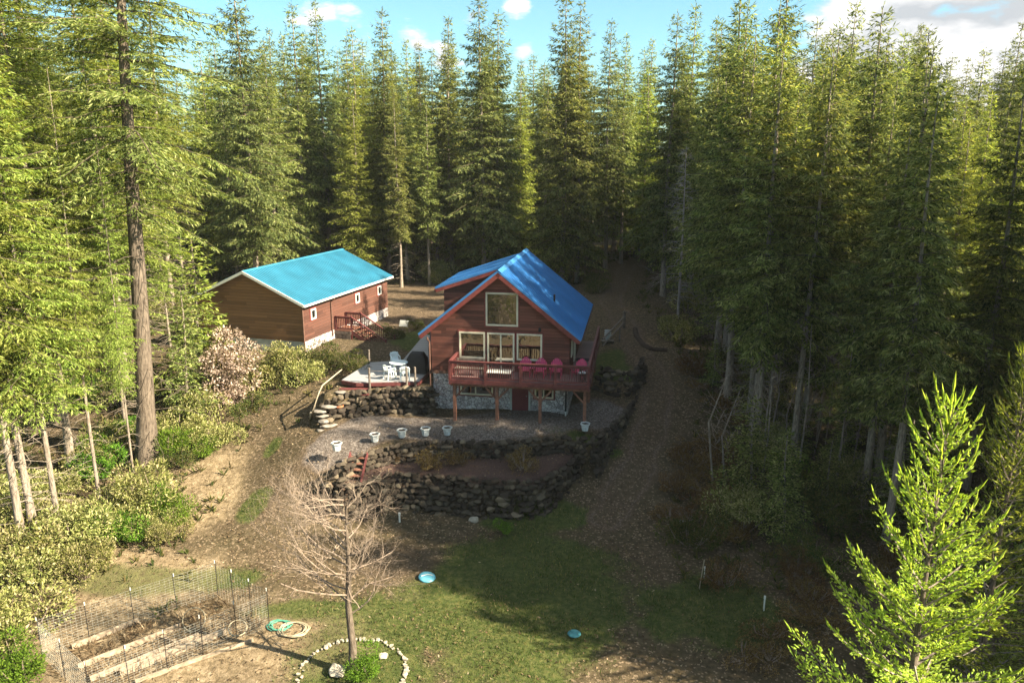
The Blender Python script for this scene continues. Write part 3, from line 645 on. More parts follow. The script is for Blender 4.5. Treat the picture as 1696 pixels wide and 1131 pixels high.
# stairs of the barn: landing then flight going towards the camera right
st = empty('wooden_stairs', bw(0, 0, 0), 'red wooden landing and staircase against the side of the brown outbuilding', 'stairs', rz=-BA)
b_ = MB(); b_.box(.06, 3.9, fz-.08, 1.3, 5.5, fz); b_.build('landing', M['post'], st)
b_ = MB(); b_.box(.06, 3.9, fz-.3, 1.3, 3.94, fz-.085); b_.box(.06, 5.46, fz-.3, 1.3, 5.5, fz-.085); b_.box(.1, 3.96, -.6, 1.22, 4.02, fz-.3); b_.build('skirt', M['grewood'], st)
nst = 8; top = Vector((1.3, 4.7, fz)); bot = Vector((3.9, 4.7, fz-1.55))
for k in range(1, nst):
    p = top.lerp(bot, k/nst); b_ = MB(); b_.box(p.x-.17, 4.05, p.z-.04, p.x+.16, 5.4, p.z); b_.build('tread', M['post'], st)
for y in (4.02, 5.43):
    b_ = MB(); b_.bar((1.3, y, fz-.12), (3.9, y, fz-1.67), .05, .26); b_.build('stringer', M['rail'], st)
    r_ = MB(); r_.bar((1.3, y, fz+.95), (3.9, y, fz-.6), .12, .05); r_.bar((1.3, y, fz+.15), (3.9, y, fz-1.4), .04, .06)
    for k in range(1, 18):
        q = k/18; x = 1.3+2.6*q; z = fz-1.55*q; r_.box(x-.018, y-.018, z+.14, x+.018, y+.018, z+.92)
    r_.box(3.85, y-.05, fz-1.9, 3.95, y+.05, fz-.45); r_.box(1.25, y-.05, fz-1.2, 1.35, y+.05, fz+1.02); r_.build('stair_railing', M['rail'], st)
railing(st, (.1, 3.98), (1.25, 3.98), fz, .95, posts=(True, False)); railing(st, (.1, 5.47), (1.25, 5.47), fz, .95, posts=(True, False))

# ---------------------------------------------------------------- lower deck left of the house
LZ = 1.78
P4 = [Pz(566, 629, LZ), Pz(590, 633, LZ), Pz(694, 631, LZ), Pz(712, 612, LZ)]
ld = empty('low_deck', P4[1], 'low grey plank deck with rope posts between the outbuilding and the house', 'deck')
def polyslab(mb, pts, z0, z1, org):
    n = len(pts); mb.add([(p[0]-org[0], p[1]-org[1], z0-org[2]) for p in pts]+[(p[0]-org[0], p[1]-org[1], z1-org[2]) for p in pts],
        [tuple(range(n))[::-1], tuple(range(n, 2*n))]+[(i, (i+1) % n, n+(i+1) % n, n+i) for i in range(n)])
far1 = Pz(715, 555, LZ+.05); far0 = Pz(703, 553, LZ+.05)
main = [P4[0], P4[1], P4[2], P4[3], Pz(712, 590, LZ), Pz(664, 597, LZ), Pz(612, 600, LZ)]
b_ = MB(); polyslab(b_, main, LZ-.05, LZ, P4[1]); b_.build('deck_floor', M['deck_g'], ld)
walk = [Pz(668, 596, LZ), Pz(714, 589.5, LZ), far1, far0]
b_ = MB(); polyslab(b_, walk, LZ-.02, LZ+.03, P4[1]); b_.build('walkway', M['deck_g'], ld)
b_ = MB()
for a, c in zip(main[:3], main[1:4]):
    a = a-P4[1]; c = c-P4[1]; b_.bar((a.x, a.y-.03, -.14), (c.x, c.y-.03, -.14), .05, .2)
b_.build('rim_joist', M['rail'], ld)
b_ = MB()
for k in range(2):
    a = Pz(572, 629, LZ)-P4[1]; b_.box(a.x-.2, -.35-.32*k, -.36-.2*k, a.x+1.5, -.05-.32*k, -.30-.2*k)
b_.build('step', M['rail'], ld)
for px, py in [(612, 601), (612.5, 633.2), (674, 632), (688, 631.5)]:
    p = Pz(px, py, LZ)-P4[1]; b_ = MB(); b_.tube([(p.x, p.y-.07, -.7), (p.x, p.y-.07, .85)], .06, 8); b_.build('rope_post', M['grewood'], ld)
pa = Pz(612.5, 633.2, LZ)-P4[1]; pb = Pz(674, 632, LZ)-P4[1]
b_ = MB(); b_.tube([Vector((pa.x, pa.y-.07, .7)).lerp(Vector((pb.x, pb.y-.07, .7)), q/8)-Vector((0, 0, .06*math.sin(math.pi*q/8))) for q in range(9)], .015, 5); b_.build('rope', M['grewood'], ld)
a = Pz(704, 604, LZ)-P4[1]; c_ = far1-P4[1]
railing(ld, (a.x+.25, a.y+.4), (c_.x+.05, c_.y), 0, .95)
def tbl():
    t = empty('patio_table', (0,0,0), 'round white plastic patio table on the low grey deck', 'table')
    b = MB(); b.lathe([(.5,.69),(.53,.7),(.54,.72),(.53,.735),(.5,.74)], 28); b.build('table_top', M['plastic'], t)
    for k in range(4):
        a = .78+k*math.pi/2; b = MB(); b.tube([(.32*math.cos(a), .32*math.sin(a), .69), (.4*math.cos(a), .4*math.sin(a), 0)], [.035, .025], 6); b.build('leg', M['plastic'], t)
    return t
tb = tbl(); tb.location = Pz(661, 620, LZ) + Vector((0, 0, .004))
def pchair():
    t = empty('plastic_chair', (0,0,0), 'x', 'chair')
    b = MB(); b.box(-.22,-.22,.42,.22,.22,.45); b.build('seat', M['plastic'], t, bevel=.01)
    b = MB()
    for i in range(7):
        x = -.21+i*.07; hh = .42-.10*((i-3)/3.)**2; b.bar((x,.21,.45),(x*1.08,.32,.45+hh),.05,.015,(0,-1,.3))
    b.bar((-.22,.3,.8),(.22,.3,.8),.02,.06); b.bar((-.24,.21,.5),(.24,.21,.5),.02,.05); b.build('backrest', M['plastic'], t)
    for s in (-1, 1):
        b = MB(); b.bar((s*.25,-.22,.64),(s*.25,.28,.66),.05,.02); b.build('armrest', M['plastic'], t)
        b = MB(); b.bar((s*.25,-.21,.64),(s*.25,-.25,0),.05,.04); b.build('leg', M['plastic'], t)
        b = MB(); b.bar((s*.22,.21,.5),(s*.24,.3,0),.05,.04); b.build('leg', M['plastic'], t)
    return t
pc = pchair()
for px, py, rz, lb in [(646, 627, 2.3, 'white plastic armchair on the left side of the round patio table'), (671, 629, 3.3, 'white plastic armchair on the near right side of the round patio table'), (655, 607, .35, 'white plastic armchair with rounded back behind the round patio table')]:
    place(pc, Pz(px, py, LZ+.004), rz, 1, lb, 'white plastic chairs round the patio table')
gl = empty('covered_grill', Pz(692, 617, LZ+.004), 'barbecue grill under a black fabric cover on the low grey deck', 'grill', rz=-.2)
b_ = MB(); b_.add([(-.62,-.3,.02),(.62,-.3,.02),(.62,.3,.02),(-.62,.3,.02),(-.58,-.28,.85),(.58,-.28,.85),(.58,.28,.85),(-.58,.28,.85),(-.36,-.24,1.2),(.36,-.24,1.2),(.36,.2,1.25),(-.36,.2,1.25)],
 [(3,2,1,0),(0,1,5,4),(1,2,6,5),(2,3,7,6),(3,0,4,7),(4,5,9,8),(5,6,10,9),(6,7,11,10),(7,4,8,11),(8,9,10,11)])
o = b_.build('cover', M['black'], gl, True, .05)
b_ = MB(); b_.tube([(-.45,-.31,.1),(.45,-.31,.1)], .012, 5); b_.build('drawstring', M['grewood'], gl)
# white sign-like board near the barn and beige stones are built with the rocks

# ---------------------------------------------------------------- rock walls
rng = random.Random(7)
def curve_pts(C, step):
    out = []; acc = 0
    for a, b in zip(C[:-1], C[1:]):
        L = (b-a).length; q = acc
        while q < L: out.append((a.lerp(b, q/L), (b-a).normalized())); q += step
        acc = q-L
    return out
def smooth_curve(C, n=8):
    out = []
    for i in range(len(C)-1):
        p0 = C[max(i-1, 0)]; p1 = C[i]; p2 = C[i+1]; p3 = C[min(i+2, len(C)-1)]
        for k in range(n):
            t = k/n; out.append(.5*((2*p1)+(-p0+p2)*t+(2*p0-5*p1+4*p2-p3)*t*t+(-p0+3*p1-3*p2+p3)*t**3))
    return out+[C[-1]]
def rock_wall(name, C, zbase, label, size=.42, batter=.18, front=.1, top_extra=.05):
    """C is the top edge; zbase(x,y) is the ground below; stones are laid in courses"""
    mb = MB(); C = smooth_curve(C)
    step = size*.82; pts = curve_pts(C, step)
    for i, (p, d) in enumerate(pts):
        nrm = Vector((d.y, -d.x, 0)).normalized()          # towards the camera side for curves drawn left to right
        zb = zbase(p.x+nrm.x*.6, p.y+nrm.y*.6)-.15
        z = p.z+top_extra-size*.3; k = 0
        while z > zb-size*.2:
            s = size*rng.uniform(.55, 1.5); off = front+batter*(p.z-z)+rng.uniform(-.05, .07); sh = rng.uniform(-.1, .1)+(step/2 if k % 2 else 0)
            c = (p.x+d.x*sh+nrm.x*off, p.y+d.y*sh+nrm.y*off, z+rng.uniform(-.04, .04))
            mb.rock(c, s*.58, s*.42, size*rng.uniform(.36, .5), rng, math.atan2(d.y, d.x)+rng.uniform(-.25, .25))
            z -= size*rng.uniform(.62, .8); k += 1
    o = mb.build(name, M['rock']); return tag(o, label, 'wall')
fl = lambda x, y: float(fL(np.array([[x, y]]))[0]); fu = lambda x, y: float(fU(np.array([[x, y]]))[0])
rock_wall('retaining_wall', UPC, lambda x, y: -.9, 'low upper rock wall holding the gravel patio behind the planting bed', .34, .12)
rock_wall('retaining_wall', LOWC, fl, 'tall curved rock wall below the planting bed, running up beside the dirt path', .36, .2)
rock_wall('retaining_wall', DKC, lambda x, y: fu(x, y)-.0, 'dark rock wall under the low grey deck left of the house', .42, .3)
C4 = [hw2w(9.4, 5.2, 1.55), hw2w(10.3, 4.6, 1.45), hw2w(11.2, 5.6, 1.35), hw2w(11.6, 7.5, 1.5)]
rock_wall('retaining_wall', C4, lambda x, y: fu(x, y)-.2, 'short rock bank beside the deck walkway right of the house', .45, .3)
def single_rock(name, px, py, rx, ry, rz_, label, m='boulder', group=None, z=None, lift=.5):
    p = Pz(px, py, z if z is not None else -3)
    if z is None:
        for _ in range(4): p = Pz(px, py, z1(p.x, p.y))
    mb = MB(); mb.rock((0, 0, 0), rx, ry, rz_, rng, 0, 2); o = mb.build(name, M[m]); o.location = p+Vector((0, 0, rz_*lift*.6)); o.rotation_euler[2] = rng.uniform(0, 6)
    return tag(o, label, 'rock', group)
def gpt(px, py):
    p = Pz(px, py, -2)
    for _ in range(6): p = Pz(px, py, z1(p.x, p.y))
    return p
single_rock('boulder', 786, 862, .32, .24, .22, 'pale boulder on the lawn below the curved rock wall')
single_rock('boulder', 560, 1112, .42, .3, .24, 'smooth pale boulder at the foot of the bare tree')
single_rock('boulder', 634, 1089, .2, .16, .16, 'white cobble larger than the rest of the stone ring round the bare tree')
single_rock('boulder', 564, 693, .17, .15, .17, 'rounded pale stone on the gravel under the terracotta pot')
single_rock('boulder', 1101, 601, .28, .14, .1, 'pale broken rock on the dirt path right of the house')
single_rock('boulder', 1009, 596, .35, .2, .14, 'sunlit flat rock on the bank under the stacked pots')
for px, py, w, lb in [(533, 713, .3, 'flat pale step stone at the bottom of the rock stairs'), (539, 705, .32, 'thin grey step stone second from the bottom of the rock stairs'), (552, 704, .4, 'wide purple grey slab beside the bottom of the rock stairs'), (537, 697, .34, 'pale step stone third from the bottom of the rock stairs'),
                      (534, 689, .4, 'long pale step stone in the middle of the rock stairs'), (529, 681, .45, 'brown step stone upper middle of the rock stairs'), (545, 673, .45, 'dark step stone near the top of the rock stairs'), (566, 650, .42, 'pale slab lying on top of the rock stairs')]:
    zz = {713: -.1, 705: .1, 704: .05, 697: .3, 689: .5, 681: .75, 673: 1.0, 650: 1.45}[py]
    p = Pz(px, py, zz); mb = MB(); mb.rock((0,0,0), w, .26, .1, rng); o = mb.build('step_stone', M['stepstone']); o.location = p; o.rotation_euler[2] = rng.uniform(-.3,.3); tag(o, lb, 'stone', 'stones of the rock stairs')
# stone ring at the bare tree
TB = gpt(585, 1112)
mb = MB(); mb.rock((0,0,0), .13, .1, .09, rng); ring = mb.build('edging_stone', M['boulder']); tag(ring, 'x', 'stone')
for i in range(52):
    a = -.6+i/52*4.6; r_ = 1.55+rng.uniform(-.07, .07); x = TB.x+r_*math.cos(a)*1.15; y = TB.y+r_*math.sin(a)*1.05
    place(ring, (x, y, z1(x, y)+.03), rng.uniform(0, 6), rng.uniform(.35, 1.0), 'small pale cobble in the stone ring edging the bed round the bare tree', 'stones edging the bed under the bare tree')

# ---------------------------------------------------------------- pots
def pot(name, m, n=6, h=.42, r=.26):
    t = empty(name, (0,0,0), 'x', 'pot'); b = MB()
    b.lathe([(r*.6,0),(r*.66,.02),(r*.86,h*.82),(r*.86,h*.83),(r*1.06,h*.84),(r*1.06,h),(r*.9,h),(r*.88,h*.86),(.02,h*.855)], n); b.build('planter', M[m], t)
    b = MB(); b.lathe([(r*.86,h*.86),(r*.8,h*.885),(.01,h*.9)], n); b.build('soil', M['soil'], t); return t
wp = pot('white_planter', 'pot', 6)
for px, py, lb in [(558, 746, 'white hexagonal planter furthest left, beside the small red wooden steps'), (621, 731, 'white hexagonal planter second from left on the patio edge'), (666, 724, 'white hexagonal planter third from left with pale soil on the patio edge'), (705, 721, 'white hexagonal planter fourth from left, last but one of the patio row'), (741, 720, 'white hexagonal planter fifth from left, in front of the left deck post'), (969, 713, 'white hexagonal planter alone in front of the right deck post')]:
    place(wp, Pz(px, py, 0.02), .3, 1, lb, 'white planters along the patio edge')
tp = pot('terracotta_planter', 'terra', 18, .42, .24); place(tp, Pz(562, 683, .45), 0, 1, 'orange terracotta pot standing beside the rock stairs')
for k in range(3):
    place(wp, gpt(1007, 572)+Vector((0, .3, .32+.16*k)), .2*k, .95, ['white pot at the bottom of the stack right of the house', 'white pot in the middle of the stack right of the house', 'white pot on top of the stack right of the house'][k], 'stacked white pots')
mb = MB(); mb.box(-.45,-.3,.26,.45,.3,.3); [mb.box(x-.03, y-.03, 0, x+.03, y+.03, .26) for x in (-.4,.4) for y in (-.25,.25)]; o = mb.build('plant_stand', M['grewood']); o.location = gpt(1007, 572)+Vector((0,.3,0)); tag(o, 'low wooden stand carrying the stacked white pots', 'stand')
# small red steps from patio to bed
sr = empty('garden_steps', Pz(577, 750, 0)+Vector((.1,-.1,0)), 'small red wooden steps leading from the patio down to the planting bed', 'steps', rz=-.1)
for k in range(4): b_ = MB(); b_.box(.04, -.2-.26*k, -.16-.2*k, .8, .03-.26*k, -.12-.2*k); b_.build('tread', M['post'], sr)
for x in (0, .84): b_ = MB(); b_.bar((x, .1, .02), (x, -1.15, -.95), .05, .2); b_.build('stringer', M['rail'], sr)
# pole handrail by the rock stairs
b_ = MB(); b_.tube([Pz(517, 692, .0), Pz(519, 680, .9), Pz(528, 650, 1.6), Pz(534, 638, 1.9), Pz(566, 612, 2.1)], [.05,.045,.045,.045,.035], 7); b_.tube([Pz(514, 696, -.2), Pz(515, 684, .6)], .07, 7); b_.tube([Pz(527.5, 655, .8), Pz(528, 648, 1.65)], .05, 7)
tag(b_.build('handrail', M['pole'], smooth=True), 'bent peeled pole handrail beside the rock stairs', 'handrail')

# ---------------------------------------------------------------- fence posts and rails right of the house
for (px, py, h, lb) in [(1033, 545, 1.3, 'thick weathered fence post beside the dirt path, tallest of the pair'), (1026, 568, 1.0, 'thin grey fence post with white knob beside the dirt path')]:
    p = gpt(px, py); b_ = MB(); b_.tube([(0,0,-.2),(0,0,h)], .12 if h > 1.2 else .06, 8); b_.lathe([(.07,h),(.09,h+.05),(.04,h+.12)], 8); o = b_.build('fence_post', M['grewood']); o.location = p; tag(o, lb, 'post', 'posts by the path')
a = hw2w(9.2, 7.9, 2.6); c_ = gpt(1033, 545)+Vector((0,0,.95)); b_ = MB(); b_.bar(a, c_, .09, .06); b_.bar(a-Vector((0,0,.45)), c_-Vector((0,0,.45)), .09, .06); tag(b_.build('fence_rail', M['grewood']), 'pair of grey wooden rails between the deck corner and the thick fence post', 'fence')
# curb of dark timber at the path bend
pts = [gpt(1052, 548), gpt(1054, 560), gpt(1066, 575), gpt(1080, 582), gpt(1105, 584)]
b_ = MB()
for a, c_ in zip(pts[:-1], pts[1:]): b_.tube([a+Vector((0,0,.12)), c_+Vector((0,0,.12))], .2, 8)
tag(b_.build('log_edging', M['soil']), 'row of dark logs curving round the path bend right of the house', 'log')

# ---------------------------------------------------------------- vegetable garden
def wire_panel(par, a, b, h=1.5, name='wire_mesh'):
    r = MB(); L = (b-a).length; n = max(2, int(L/.16)); w = .0032
    for k in range(15):
        z = .05+k*(h-.06)/14; pa = a+Vector((0,0,z)); pb = b+Vector((0,0,z)); mid = (pa+pb)/2+Vector((0, 0, rng.uniform(-.03,.01)))
        r.tube([pa, mid, pb], w, 3, False)
    for k in range(n+1):
        p = a.lerp(b, k/n); r.tube([p+Vector((0,0,.03)), p+Vector((0,0,h-.02))], w*.8, 3, False)
    return r.build(name, M['wire'], par)
GC = [gpt(446, 1037), gpt(391, 1047+20), gpt(320, 1100), gpt(244, 1129+8), gpt(141, 1185), gpt(55, 1230)]
A0, D0 = GC[0], gpt(150, 1165)
Bc, Cc = gpt(361, 988), gpt(70, 1088)
gf = empty('garden_fence', A0, 'tall wire mesh fence on thin stakes enclosing the vegetable plot', 'fence')
corn = [A0, Bc, Cc, D0]
def along(a, b, n): return [a.lerp(b, k/n) for k in range(n+1)]
sides = [(A0, Bc, 3), (Bc, Cc, 4), (Cc, D0, 2), (D0, A0, 5)]
for a, b, n in sides:
    P_ = along(a, b, n)
    for p in P_: p.z = z1(p.x, p.y)
    for p, q in zip(P_[:-1], P_[1:]): wire_panel(gf, p-A0, q-A0, 1.5 if a is not D0 else 1.35)
    for p in P_[:-1]:
        v = p-A0; b_ = MB(); b_.tube([v-Vector((0,0,.1)), v+Vector((rng.uniform(-.05,.05), 0, 1.6))], .013, 6); po = b_.build('stake', M['black'], gf)
        b_ = MB(); b_.tube([v+Vector((0,0,1.48)), v+Vector((0,0,1.60))], .02, 6); b_.build('stake_cap', M['white'], po)
fd = (A0-D0).normalized(); fn = Vector((-fd.y, fd.x, 0))
def board(px0, py0, px1, py1, w, h, label, m='oldwood', group='boards of the raised beds'):
    a = gpt(px0, py0); b = gpt(px1, py1); r = MB(); r.bar(a+Vector((0,0,h/2)), b+Vector((0,0,h/2)), w, h); return tag(r.build('bed_board', M[m]), label, 'board', group)
board(200, 1120, 375, 1050, .07, .28, 'long weathered board edging the raised bed nearest the front fence')
board(150, 1128, 330, 1055, .06, .2, 'long weathered board behind the nearest raised bed edge')
board(130, 1108, 300, 1040, .06, .22, 'weathered board in the middle of the vegetable plot')
board(262, 1052, 305, 1068, .12, .05, 'short loose plank lying across the vegetable plot')
board(225, 1131, 420, 1062, .06, .14, 'low rotting board just outside the front wire fence')
board(120, 1075, 230, 1030, .06, .2, 'weathered board near the left wire fence')
def hoop(p, r, label, tilt=.3, m='hose_b', rz=0):
    b = MB(); b.tube([(r*math.cos(a), math.sin(tilt)*r*math.sin(a), r+math.cos(tilt)*r*math.sin(a)) for a in [k/24*2*math.pi for k in range(25)]], .018, 6); o = b.build('pipe_hoop', M[m]); o.location = p; o.rotation_euler[2] = rz; return tag(o, label, 'hoop')
hoop(gpt(323, 1042), .42, 'upright loop of pale pipe standing in the vegetable plot', .5); hoop(gpt(395, 1052), .32, 'small loop of pale pipe near the corner of the wire fence', 1.1, rz=.6)
def hose(c, m, label, loops, r, wob):
    b = MB(); pts = []
    for k in range(loops*18):
        a = k/18*2*math.pi; rr = r*(1+.18*math.sin(k*.37)+wob*rng.uniform(-1,1)*.3); pts.append((c.x+rr*math.cos(a)+.1*math.sin(k*.09), c.y+rr*.85*math.sin(a), c.z+.03+.012*(k/18)+.02*math.sin(k*.5)))
    b.tube(pts, .022, 6); return tag(b.build('hose', M[m], smooth=True), label, 'hose')
hose(gpt(461, 1038), 'hose_g', 'tangled green garden hose beside the wire fence corner', 5, .36, .5)
hose(gpt(483, 1045), 'hose_b', 'coil of pale tan hose lying right of the green hose', 5, .5, .2)
# little things on the lawn
def disc(px, py, r, m, label, h=.06, name='round_cover', cat='cover'):
    b = MB(); b.lathe([(r*.9,0),(r,h*.4),(r*.95,h*.8),(r*.6,h),(.02,h*1.1)], 20); o = b.build(name, M[m], smooth=True); o.location = gpt(px, py)+Vector((0,0,.03)); return tag(o, label, cat)
o = disc(707, 959, .36, 'cyan', 'bright turquoise lid lying on the lawn edge right of the bare tree', .14); b_ = MB(); b_.tube([(-.25,0,.15),(0,.05,.18),(.25,0,.15)], .02, 5); b_.build('handle', M['white'], o); o.rotation_euler = (.12, .1, .3)
disc(951, 1051, .25, 'cyan_d', 'flat dull turquoise disc set into the lawn')
def stake(px, py, h, m, label, r=.03, tilt=0):
    b = MB(); b.tube([(0,0,-.05),(0,0,h)], r, 6); b.tube([(0,0,h),(0,0,h+.12)], r*1.3, 6); o = b.build('marker_stake', M[m]); o.location = gpt(px, py); o.rotation_euler = (0, tilt, 0); return tag(o, label, 'stake')
stake(662, 864, .35, 'white', 'short white pipe standing in the grass left of the boulder', .045)
stake(1158, 975, 1.2, 'pole', 'thin leaning stake with white top in the rough grass on the right', .02, .1)
stake(1166, 960, .5, 'white', 'thin straight stake beside the leaning stake', .02)
stake(1265, 1010, .5, 'white', 'small white marker stake near the dark undergrowth on the right')
b_ = MB(); b_.tube([(-.2,0,.05),(.12,0,.05),(.22,0,.05)], [.05,.05,.025], 8); o = b_.build('white_tube', M['white']); o.location = gpt(1131, 864); o.rotation_euler[2] = -.2; tag(o, 'white plastic tube lying in the brown brambles', 'tube')
o = MB(); o.box(-.35,-.03,0,.35,.0,.5); o = o.build('white_board', M['concrete']); o.location = gpt(668, 541); o.rotation_euler = (-.5, 0, -.3); tag(o, 'small pale panel leaning on the rocks beyond the outbuilding stairs', 'panel')
o = MB(); o.tube([(-.7,0,.12),(.7,.1,.16)], [.16,.12], 9); o = o.build('log', M['oldwood']); o.location = gpt(1030, 622); tag(o, 'short sunlit log at the top of the curved rock wall', 'log')

# ---------------------------------------------------------------- conifers
NR = np.random.RandomState(11)
def kites(base, d, nrm, L, w):
    """kite quads: base point, direction, width direction from cross(d, nrm)"""
    s = np.cross(d, nrm); s /= np.maximum(np.linalg.norm(s, axis=1, keepdims=True), 1e-6)
    L = L[:, None]; w = w[:, None]; mid = base+d*L*.45
    return np.stack([base, mid+s*w*.5, base+d*L, mid-s*w*.5], 1)
def unit(a): return a/np.maximum(np.linalg.norm(a, axis=-1, keepdims=True), 1e-6)
def fir(H, cb, Rr, whorl, tgap, sgap, sl, sw, seed, matname, trunk_r, barkm='bark_g', dead=True, name='fir_tree', sparse_top=.16, gaps=.12, upt=.35, hang=.35, both=1, leanv=0.0):
    rg = np.random.RandomState(seed); t = empty(name, (0,0,0), 'x', 'tree')
    lean = rg.uniform(-1, 1, 2)*leanv
    def axis(z): q = z/H; return np.array([lean[0]*q*q*H+.15*math.sin(q*5+seed), lean[1]*q*q*H+.12*math.cos(q*4+seed), z])
    a0 = axis(0)
    V = []; br = MB(); z = cb*H; dz = MB(); clump = rg.uniform(0, 6.28, 6)
    while z < H*.992:
        q = (z-cb*H)/(H-cb*H); n = rg.randint(4, 7) if q < .85 else rg.randint(3, 5); a_0 = rg.uniform(0, 6.28)
        for k in range(n):
            if rg.rand() < gaps: continue
            az = a_0+k*2*math.pi/n+rg.uniform(-.35, .35)
            side = 1+.22*math.sin(az*2+clump[int(q*5.9)])+.12*math.sin(az*3+z*.7)
            L = (Rr*(1-q)**.72*min(1, .6+q*3)+.12)*rg.uniform(.68, 1.15)*side
            p0 = R(upt*57*(.15+q*1.3)-6+rg.uniform(-8, 8)); droop = (.42-.30*q)*rg.uniform(.6, 1.3)
            dirh = np.array([math.cos(az), math.sin(az), 0]); tan = np.array([-math.sin(az), math.cos(az), 0])
            org = axis(z)-a0
            m = max(3, int(L/tgap)); s = (np.arange(m)+rg.rand(m)*.7+.35)/(m+.4); s = s[s < 1]
            def P(s): s = np.asarray(s)[..., None]; return org+dirh*L*s*math.cos(p0)+np.array([0,0,1.])*(L*(math.tan(p0)*s-droop*s*s+.12*s**4))
            bp = P(np.linspace(0, 1, 4)); br.tube([Vector(x) for x in bp], [.006+.009*L*(1-j/3) for j in range(4)], 3, False)
            tl = (.10+.42*L*(1-s)**.9*(.4+s)*1.25)*rg.uniform(.7, 1.15, len(s)); tl = np.minimum(tl, 1.25*Rr*.42)
            ds = (P(s+.01)-P(s)); ds = unit(ds)
            for sd in (-1, 1):
                ang = rg.uniform(.7, 1.15, len(s))[:, None]
                td = unit(ds*np.cos(ang)+sd*tan*np.sin(ang)+np.array([0,0,-1.])*rg.uniform(.0, hang, len(s))[:, None])
                cnt = np.maximum(1, (tl/sgap).astype(int))
                idx = np.repeat(np.arange(len(s)), cnt); u = rg.rand(len(idx))
                b = P(s)[idx]+td[idx]*(tl[idx]*u)[:, None]
                sd2 = rg.choice([-1., 1.], len(idx))[:, None]
                cr_ = np.cross(td[idx], np.array([0,0,1.]))
                d = unit(td[idx]*rg.uniform(.5, 1.1, len(idx))[:, None]+cr_*sd2*rg.uniform(.2, .9, len(idx))[:, None]+rg.normal(0, .18, (len(idx), 3))+np.array([0,0,-1.])*rg.uniform(-.1, hang, len(idx))[:, None])
                nn = unit(np.array([0,0,1.])+rg.normal(0, .5, (len(idx), 3)))
                V.append(kites(b, d, nn, sl*rg.uniform(.55, 1.2, len(idx)), sw*rg.uniform(.7, 1.2, len(idx))))
            b = P(np.repeat([1., .93, .85], 1)); V.append(kites(b, unit(np.repeat(ds[-1:], 3, 0)+rg.normal(0, .25, (3, 3))), unit(np.array([[0,0,1.]]*3)+rg.normal(0,.3,(3,3))), np.full(3, sl*1.1), np.full(3, sw*.9)))
        z += whorl*rg.uniform(.7, 1.3)*(1 if q < 1-sparse_top else 1.25)
    # leader
    k = 10; zz = np.linspace(H*.95, H, k); b = np.array([axis(x)-a0 for x in zz]); d = unit(np.c_[rg.normal(0, .5, (k, 2)), np.full(k, .8)]); V.append(kites(b, d, unit(rg.normal(0, 1, (k, 3))), np.full(k, sl*.8), np.full(k, sw*.8)))
    V = np.concatenate(V)
    tr = MB(); zs = np.linspace(0, H*.99, 12); rr = [trunk_r*(1-x/H)**.85*(1+.45*math.exp(-x*1.4))+.015 for x in zs]
    pts = [Vector(axis(x)-a0) for x in zs]; pts[0].z = -.4
    tr.tube(pts, rr, 9, False); tr.build('trunk', M[barkm], t, True)
    npmesh('crown', V, 4, M[matname], t)
    br.build('branches', M['limb'], t)
    if dead:
        db = MB(); z = 1.5
        while z < cb*H+2.5:
            az = rg.uniform(0, 6.28); L = rg.uniform(.5, 1.0)*Rr*.62; o = axis(z)-a0; pp = [Vector(o)]
            for j in range(1, 4):
                s = j/3; pp.append(Vector(o)+Vector((math.cos(az)*L*s, math.sin(az)*L*s, L*(.1*s-.35*s*s)+rg.uniform(-.05, .05))))
            db.tube(pp, [.022, .015, .01, .005], 3, False)
            for j in (1, 2, 3):
                a2 = az+rg.choice([-1, 1])*rg.uniform(.5, 1); l2 = L*.4; db.tube([pp[j], pp[j]+Vector((math.cos(a2)*l2, math.sin(a2)*l2, -.1*l2))], [.01, .004], 3, False)
            z += rg.uniform(.12, .45)
        db.build('dead_branches', M[barkm], t)
    return t
# prototypes: (near, detailed), (mid), (far)
near = [fir(31, .40, 5.0, .40, .25, .05, .28, .052, 1, 'fir', .43, 'bark', gaps=.34, hang=.5),
        fir(26, .27, 3.6, .36, .24, .05, .26, .052, 2, 'fir_y', .15, 'bark_g', gaps=.10, hang=.5),
        fir(24, .34, 3.3, .36, .24, .05, .26, .052, 3, 'fir_y', .14, 'bark_g', gaps=.16, leanv=.02, hang=.5)]
mid = [fir(27, .10, 4.6, .42, .30, .075, .44, .10, 21, 'fir', .26, gaps=.08, hang=.6), fir(27, .16, 5.0, .44, .30, .075, .44, .10, 22, 'fir_d', .28, gaps=.12, hang=.6), fir(27, .05, 4.3, .42, .30, .075, .44, .10, 23, 'fir_y', .25, gaps=.08, hang=.6),
       fir(27, .20, 4.4, .44, .30, .075, .44, .10, 24, 'fir_d', .26, gaps=.15, hang=.6), fir(27, .08, 4.8, .42, .30, .075, .44, .10, 25, 'fir', .26, gaps=.1, hang=.6), fir(27, .28, 3.8, .44, .30, .075, .42, .10, 26, 'fir', .24, gaps=.15, hang=.6),
       fir(27, .27, 4.3, .44, .30, .075, .44, .10, 27, 'fir_d', .26, gaps=.2, hang=.6), fir(27, .34, 4.1, .44, .30, .075, .42, .10, 28, 'fir', .24, gaps=.22, hang=.6)]
small = [fir(9, .04, 2.5, .31, .25, .10, .32, .11, 31, 'fir_y', .11, dead=False, gaps=.1), fir(12, .08, 2.6, .34, .27, .11, .34, .12, 32, 'fir', .13, gaps=.12)]
PH = {id(p): h for p, h in zip(near+mid+small, [31, 26, 24]+[27]*8+[9, 12])}
for p in near+mid+small: p['_h'] = PH[id(p)]
trees = []
def put(proto, x, y, h, label, group=None, rz=None, wide=1.):
    s = h/proto['_h']; trees.append((x, y, h))
    o = place(proto, (x, y, z1(x, y)-.1), rng.uniform(0, 6.28) if rz is None else rz, (s*wide, s*wide, s), label, group); return o
